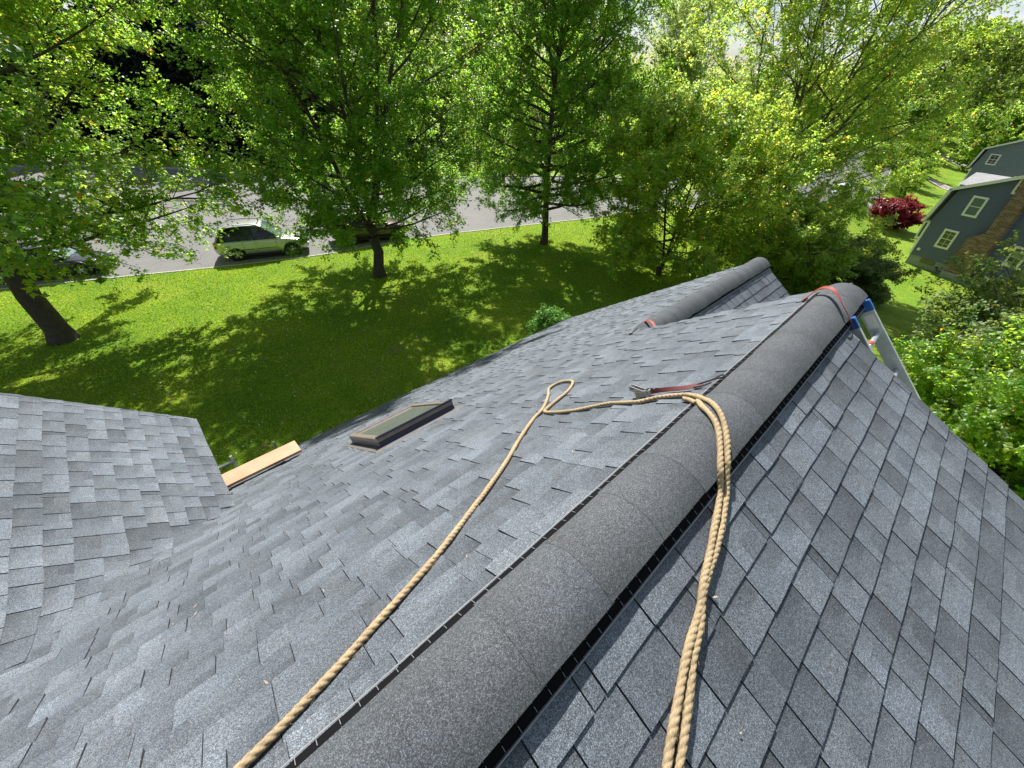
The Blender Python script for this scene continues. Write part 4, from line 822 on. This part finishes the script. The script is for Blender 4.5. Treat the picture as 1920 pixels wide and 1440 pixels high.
    if not suv:
        g = MB(); 
        for sg in (1, -1): g.tube([(h - .16, sg * W * .40, .34), (h - .08, sg * W * .33, .50), (h - .07, sg * W * .30, .52)], .018, 6)
        g.build('bumper_trim', M['rim'], root)
    g = MB(); g.box((-h + .02, 0, .62), (.04, W * .8, .10)); g.box((-h + .012, 0, .80), (.03, .50, .14)); g.build('rear_trim', M['cardark'], root)
    g = MB(); g.box((-h + .0, 0, .80), (.02, .32, .13)); g.build('number_plate', M['white'], root)
    return root
hd = math.atan2(-.88, 2.47)
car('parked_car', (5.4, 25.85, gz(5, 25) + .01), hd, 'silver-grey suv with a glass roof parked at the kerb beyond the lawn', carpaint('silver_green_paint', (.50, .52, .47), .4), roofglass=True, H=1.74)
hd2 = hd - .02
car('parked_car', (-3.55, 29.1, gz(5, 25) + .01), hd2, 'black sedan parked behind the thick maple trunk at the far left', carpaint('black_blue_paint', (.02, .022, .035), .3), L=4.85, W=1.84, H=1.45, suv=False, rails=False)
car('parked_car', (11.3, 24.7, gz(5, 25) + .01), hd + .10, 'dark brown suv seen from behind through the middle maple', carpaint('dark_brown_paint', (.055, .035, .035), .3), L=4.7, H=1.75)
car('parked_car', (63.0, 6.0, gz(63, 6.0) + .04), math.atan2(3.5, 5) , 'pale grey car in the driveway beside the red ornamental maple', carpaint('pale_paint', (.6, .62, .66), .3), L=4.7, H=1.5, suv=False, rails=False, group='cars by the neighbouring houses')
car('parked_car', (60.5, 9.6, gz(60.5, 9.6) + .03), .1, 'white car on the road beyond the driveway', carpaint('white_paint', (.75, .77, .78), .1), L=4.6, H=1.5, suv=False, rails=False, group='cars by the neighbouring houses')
# ---------------------------------------------------------------- neighbouring houses
def brick_mat():
    m = bpy.data.materials.new('chimney_brick'); m.use_nodes = True; t = m.node_tree; L = t.links; b = t.nodes['Principled BSDF']; b.inputs['Roughness'].default_value = .9
    co = t.nodes.new('ShaderNodeTexCoord'); mp = t.nodes.new('ShaderNodeMapping'); mp.inputs['Rotation'].default_value = (R_(90), 0, 0); L.new(co.outputs['Object'], mp.inputs[0])
    br = t.nodes.new('ShaderNodeTexBrick'); br.inputs['Scale'].default_value = 1; br.inputs['Brick Width'].default_value = .30; br.inputs['Row Height'].default_value = .10; br.inputs['Mortar Size'].default_value = .012; br.inputs['Bias'].default_value = -.2
    br.inputs['Color1'].default_value = (.13, .055, .042, 1); br.inputs['Color2'].default_value = (.30, .18, .15, 1); br.inputs['Mortar'].default_value = (.22, .19, .17, 1); L.new(mp.outputs[0], br.inputs['Vector']); L.new(br.outputs[0], b.inputs['Base Color']); return m
M['brick'] = brick_mat()
def clap_mat(name, col):
    m = bpy.data.materials.new(name); m.use_nodes = True; t = m.node_tree; L = t.links; b = t.nodes['Principled BSDF']; b.inputs['Roughness'].default_value = .6
    co = t.nodes.new('ShaderNodeTexCoord'); wv = t.nodes.new('ShaderNodeTexWave'); wv.bands_direction = 'Z'; wv.wave_profile = 'SAW'; wv.inputs['Scale'].default_value = 1.6; wv.inputs['Distortion'].default_value = 0
    L.new(co.outputs['Object'], wv.inputs['Vector']); bp = t.nodes.new('ShaderNodeBump'); bp.inputs['Strength'].default_value = 1; bp.inputs['Distance'].default_value = .015; L.new(wv.outputs['Fac'], bp.inputs['Height']); L.new(bp.outputs[0], b.inputs['Normal'])
    n = t.nodes.new('ShaderNodeTexNoise'); n.inputs['Scale'].default_value = 1.2; n.inputs['Detail'].default_value = 5; L.new(co.outputs['Object'], n.inputs['Vector']); r = t.nodes.new('ShaderNodeMapRange'); r.inputs[3].default_value = .85; r.inputs[4].default_value = 1.15; L.new(n.outputs[0], r.inputs[0])
    mm = t.nodes.new('ShaderNodeVectorMath'); mm.operation = 'MULTIPLY'; mm.inputs[1].default_value = col; L.new(r.outputs[0], mm.inputs[0]); L.new(mm.outputs[0], b.inputs['Base Color']); return m
M['clap'] = clap_mat('blue_clapboard', (.088, .098, .235)); M['clapgrey'] = clap_mat('grey_blue_clapboard', (.15, .165, .25)); M['trim'] = mat('pale_trim', (.72, .69, .75), .5)
M['roofgrey'] = mat('light_grey_shingles', (.30, .30, .31), .85, noise=[(2, .12, 3), (14, .25, 3)]); M['roofdark'] = mat('dark_grey_shingles', (.12, .12, .13), .85, noise=[(14, .25, 3)])
M['concrete'] = mat('foundation_concrete', (.24, .25, .25), .9, noise=[(2, .15, 4), (20, .1, 3)]); M['winglass'] = mat('window_glass', (.02, .028, .025), .08, spec=.8, coat=.5); M['shade'] = mat('window_blind', (.10, .14, .16), .4)
def gambrel_house(loc, rz, label, wallm, D=9.0, Ln=9.5, chimney=True, wins=(), bay=True, base_h=.82, roofm='roofgrey'):
    root = empty('gambrel_house', loc, label, 'house', 'neighbouring houses', rz)
    ul, ur, pk = -.37, -.37 + D, -.37 + D / 2; kn, ev, ridge_h = 5.85, 3.40, 5.85 + (D / 2) * .41
    g = MB(); out_ = [(ul, base_h), (ul, ev), (ul + .02, ev + .3), (ul + .5, kn - .10), (pk, ridge_h - .12), (ur - .5, kn - .10), (ur - .02, ev + .3), (ur, ev), (ur, base_h)]
    g.face([(u, 0, z) for u, z in out_]); g.face([(u, Ln, z) for u, z in reversed(out_)])
    g.face([(ul, 0, base_h), (ul, 0, ev), (ul, Ln, ev), (ul, Ln, base_h)]); g.face([(ur, 0, base_h), (ur, Ln, base_h), (ur, Ln, ev), (ur, 0, ev)])
    g.build('wall', wallm, root)
    g = MB(); g.box(((ul + ur) / 2, Ln / 2, base_h / 2 - .8), (D - .06, Ln - .06, base_h + 1.6)); g.build('foundation', M['concrete'], root)
    g = MB(); rp = [(ul - .50, ev + .02), (ul - .33, ev + .32), (ul + .06, kn), (pk, ridge_h), (ur - .06, kn), (ur + .33, ev + .32), (ur + .50, ev + .02)]
    for (a, b) in zip(rp[:-1], rp[1:]):
        n = Vector((-(b[1] - a[1]), 0, b[0] - a[0])).normalized() * .10
        A = [(a[0], -.28, a[1]), (b[0], -.28, b[1]), (b[0], Ln + .28, b[1]), (a[0], Ln + .28, a[1])]
        g.face(A); g.face([(p[0] - n.x, p[1], p[2] - n.z) for p in reversed(A)])
    rf_ = g.build('roof', M[roofm], root)
    g = MB()
    for (a, b) in zip(rp[:-1], rp[1:]):
        n = Vector((-(b[1] - a[1]), 0, b[0] - a[0])).normalized() * .20
        for y0, y1 in ((-.30, -.25), (Ln + .25, Ln + .30)):
            q = [(a[0], a[1] + .004), (b[0], b[1] + .004), (b[0] - n.x, b[1] - n.z), (a[0] - n.x, a[1] - n.z)]
            f = [(u, y0, z) for u, z in q]; bk = [(u, y1, z) for u, z in q]; g.face(f); g.face(list(reversed(bk)))
            for i in range(4): g.face([f[i], bk[i], bk[(i + 1) % 4], f[(i + 1) % 4]])
    for u in (ul - .50, ur + .42): g.box((u + .04, Ln / 2, ev - .02), (.10, Ln + .5, .14))
    for u in (ul, ur): g.box((u, -.012, (ev + base_h) / 2), (.14, .05, ev - base_h - .1))
    g.build('rake_trim', M['trim'], root)
    for (u0, u1, h0, h1, dark) in wins:
        wf = bpy.data.objects.new('window', None); link(wf); wf.parent = root; wf.location = ((u0 + u1) / 2, 0, (h0 + h1) / 2)
        a = (u1 - u0) / 2; b = (h1 - h0) / 2; t = .13; g = MB()
        for s_ in (-1, 1): g.box((s_ * (a - t / 2), -.03, 0), (t, .08, 2 * b)); g.box((0, -.032, s_ * (b - t / 2)), (2 * a - 2 * t, .085, t))
        g.build('frame', M['trim'], wf)
        g = MB(); g.box((0, -.012, 0), (2 * a - 2 * t, .03, 2 * b - 2 * t)); g.build('glass', M['winglass'] if dark else M['shade'], wf)
        g = MB(); g.box((0, -.03, 0), (2 * a - 2 * t, .02, .045))
        if dark:
            g.box((0, -.029, 0), (.02, .014, 2 * b - 2 * t)); g.box((0, -.029, b / 2), (2 * a - 2 * t, .012, .018)); g.box((0, -.029, -b / 2), (2 * a - 2 * t, .012, .018))
        g.build('muntin', M['trim'], wf)
    if bay:
        g = MB(); g.box((ul - .30, 1.5, 2.62), (.62, 1.9, 1.5)); g.build('bay_window', M['white'], root)
        g = MB(); g.box((ul - .60, 1.5, 2.62), (.03, 1.5, 1.1)); g.box((ul - .30, .545, 2.62), (.36, .02, 1.1)); g.build('bay_glass', M['winglass'], root)
        # dormer on the front slope
        g = MB(); g.box((ul + .9, 3.0, kn - .55), (2.2, 2.2, 1.5)); g.build('dormer', wallm, root)
        g = MB(); zr = kn + .9
        for s_ in (-1, 1):
            A = [(ul - .45, 3.0, zr), (ul + 2.4, 3.0, zr), (ul + 2.4, 3.0 + s_ * 1.4, kn + .12), (ul - .45, 3.0 + s_ * 1.4, kn + .12)]; g.face(A); g.face([(p[0], p[1], p[2] - .08) for p in reversed(A)])
        g.face([(ul - .2, 1.9, kn + .15), (ul - .2, 4.1, kn + .15), (ul - .2, 3.0, zr - .06)]); g.build('dormer_roof', M[roofm], root)
    if chimney:
        g = MB(); cu = [(2.57, .5), (4.16, .5), (4.18, 3.0), (4.20, 3.5), (4.24, 9.4), (3.40, 9.4), (3.36, 3.6), (2.62, 3.0)]; y0, y1 = -.55, .0
        g.face([(u, y0, z) for u, z in cu]); g.face([(u, y1, z) for u, z in reversed(cu)])
        for i in range(len(cu)): a, b = cu[i], cu[(i + 1) % len(cu)]; g.face([(a[0], y0, a[1]), (a[0], y1, a[1]), (b[0], y1, b[1]), (b[0], y0, b[1])])
        g.build('chimney', M['brick'], root)
        g = MB(); g.box((3.36, -.3, .12), (1.7, .66, .78)); g.build('chimney_base', M['concrete'], root)
        g = MB(); g.tube([(.05, -.02, 1.34), (.05, -.10, 1.34)], .11, 14); g.build('wall_vent', M['white'], root)
        g = MB(); g.box((1.06, -.0, .60), (.95, .06, .32)); g.build('basement_window', M['winglass'], root)
        g = MB(); g.tube([(1.9, -.05, .40), (1.95, -.06, .22), (2.25, -.06, .20), (2.27, -.06, .32)], .03, 6); g.box((1.85, -.05, .42), (.16, .06, .10)); g.build('hose_bib', M['cardark'], root)
    return root
ang = math.atan2(-.92, -.39)
gambrel_house((46.99, .45, -10.05), ang, 'dark blue gambrel house with an outside brick chimney and pale window trim', M['clap'],
    wins=((1.20, 2.12, 4.26, 5.64, False), (.84, 1.78, 1.80, 3.19, True), (5.1, 5.98, 1.80, 3.17, True), (6.9, 7.8, 1.80, 3.17, True), (3.0, 3.8, 6.1, 7.2, True)))
gambrel_house((92.5, .75, -10.0), ang + .06, 'grey-blue gambrel house half hidden behind the dark blue house', M['clapgrey'], chimney=False, bay=False, roofm='roofdark',
    wins=((.75, 1.85, 4.0, 5.3, True), (.9, 1.8, 1.6, 3.0, True), (4.5, 5.4, 1.8, 3.1, True)))
gambrel_house((93, 62, -8.2), math.atan2(-.75, .4), 'blue house with white trim glimpsed between the slim maple and the spruce', M['clap'], chimney=False, bay=False, D=10, Ln=8, roofm='roofdark', wins=((1.2, 2.2, 4, 5.4, True), (3, 4, 1.6, 3, True), (6, 7, 1.6, 3, True)))
gambrel_house((101, 51, -8.2), math.atan2(-.75, .5), 'blue house with white trim to the right of the spruce', M['clap'], chimney=False, bay=False, D=9, Ln=8, roofm='roofdark', wins=((1.2, 2.2, 4, 5.4, True), (3, 4, 1.6, 3, True), (5.5, 6.5, 1.6, 3, True)))
# air conditioner standing by the blue house wall
Rz = Matrix.Rotation(ang, 4, 'Z'); p = Vector((46.99, .45, -10.05)) + Rz.to_3x3() @ Vector((5.0, -.45, .12))
ac = empty('air_conditioner', p, 'white air conditioner unit at the foot of the blue house wall, beside the chimney', 'air conditioner', rz=ang)
g = MB(); g.box((0, 0, .48), (.95, .38, .72)); bevel(g.build('casing', M['white'], ac), .02)
g = MB(); g.tube([(-.13, -.188, .48), (-.13, -.197, .48)], .26, 24); g.build('fan_grille', M['shade'], ac)
g = MB(); g.box((0, 0, .05), (1.0, .45, .12)); g.build('stand', M['concrete'], ac)

def ordinals(label, text):
    W = ['first', 'second', 'third', 'fourth', 'fifth', 'sixth', 'seventh', 'eighth', 'ninth', 'tenth', 'eleventh', 'twelfth', 'thirteenth', 'fourteenth', 'fifteenth', 'sixteenth', 'seventeenth', 'eighteenth', 'nineteenth', 'twentieth', 'twenty-first', 'twenty-second']
    L_ = [o for o in sc.objects if o.parent is None and o.get('label') == label]; Q = lambda o: (Vector(o.location) - CAMPOS)
    L_.sort(key=lambda o: Q(o).dot(right) / max(.1, Q(o).dot(fwd)))
    for i, o in enumerate(L_): o['label'] = text % W[min(i, 21)]
ordinals(rl_, 'large olive-green skyline tree on the right, %s of them from the left')
ordinals(ol, 'tall spring-green tree beyond the road, %s of them from the left')
ordinals(ml_, 'leafy mid green tree beyond the road, %s of them from the left')
ordinals(bl_, 'bushy green tree by the neighbouring lawns, %s of them from the left')
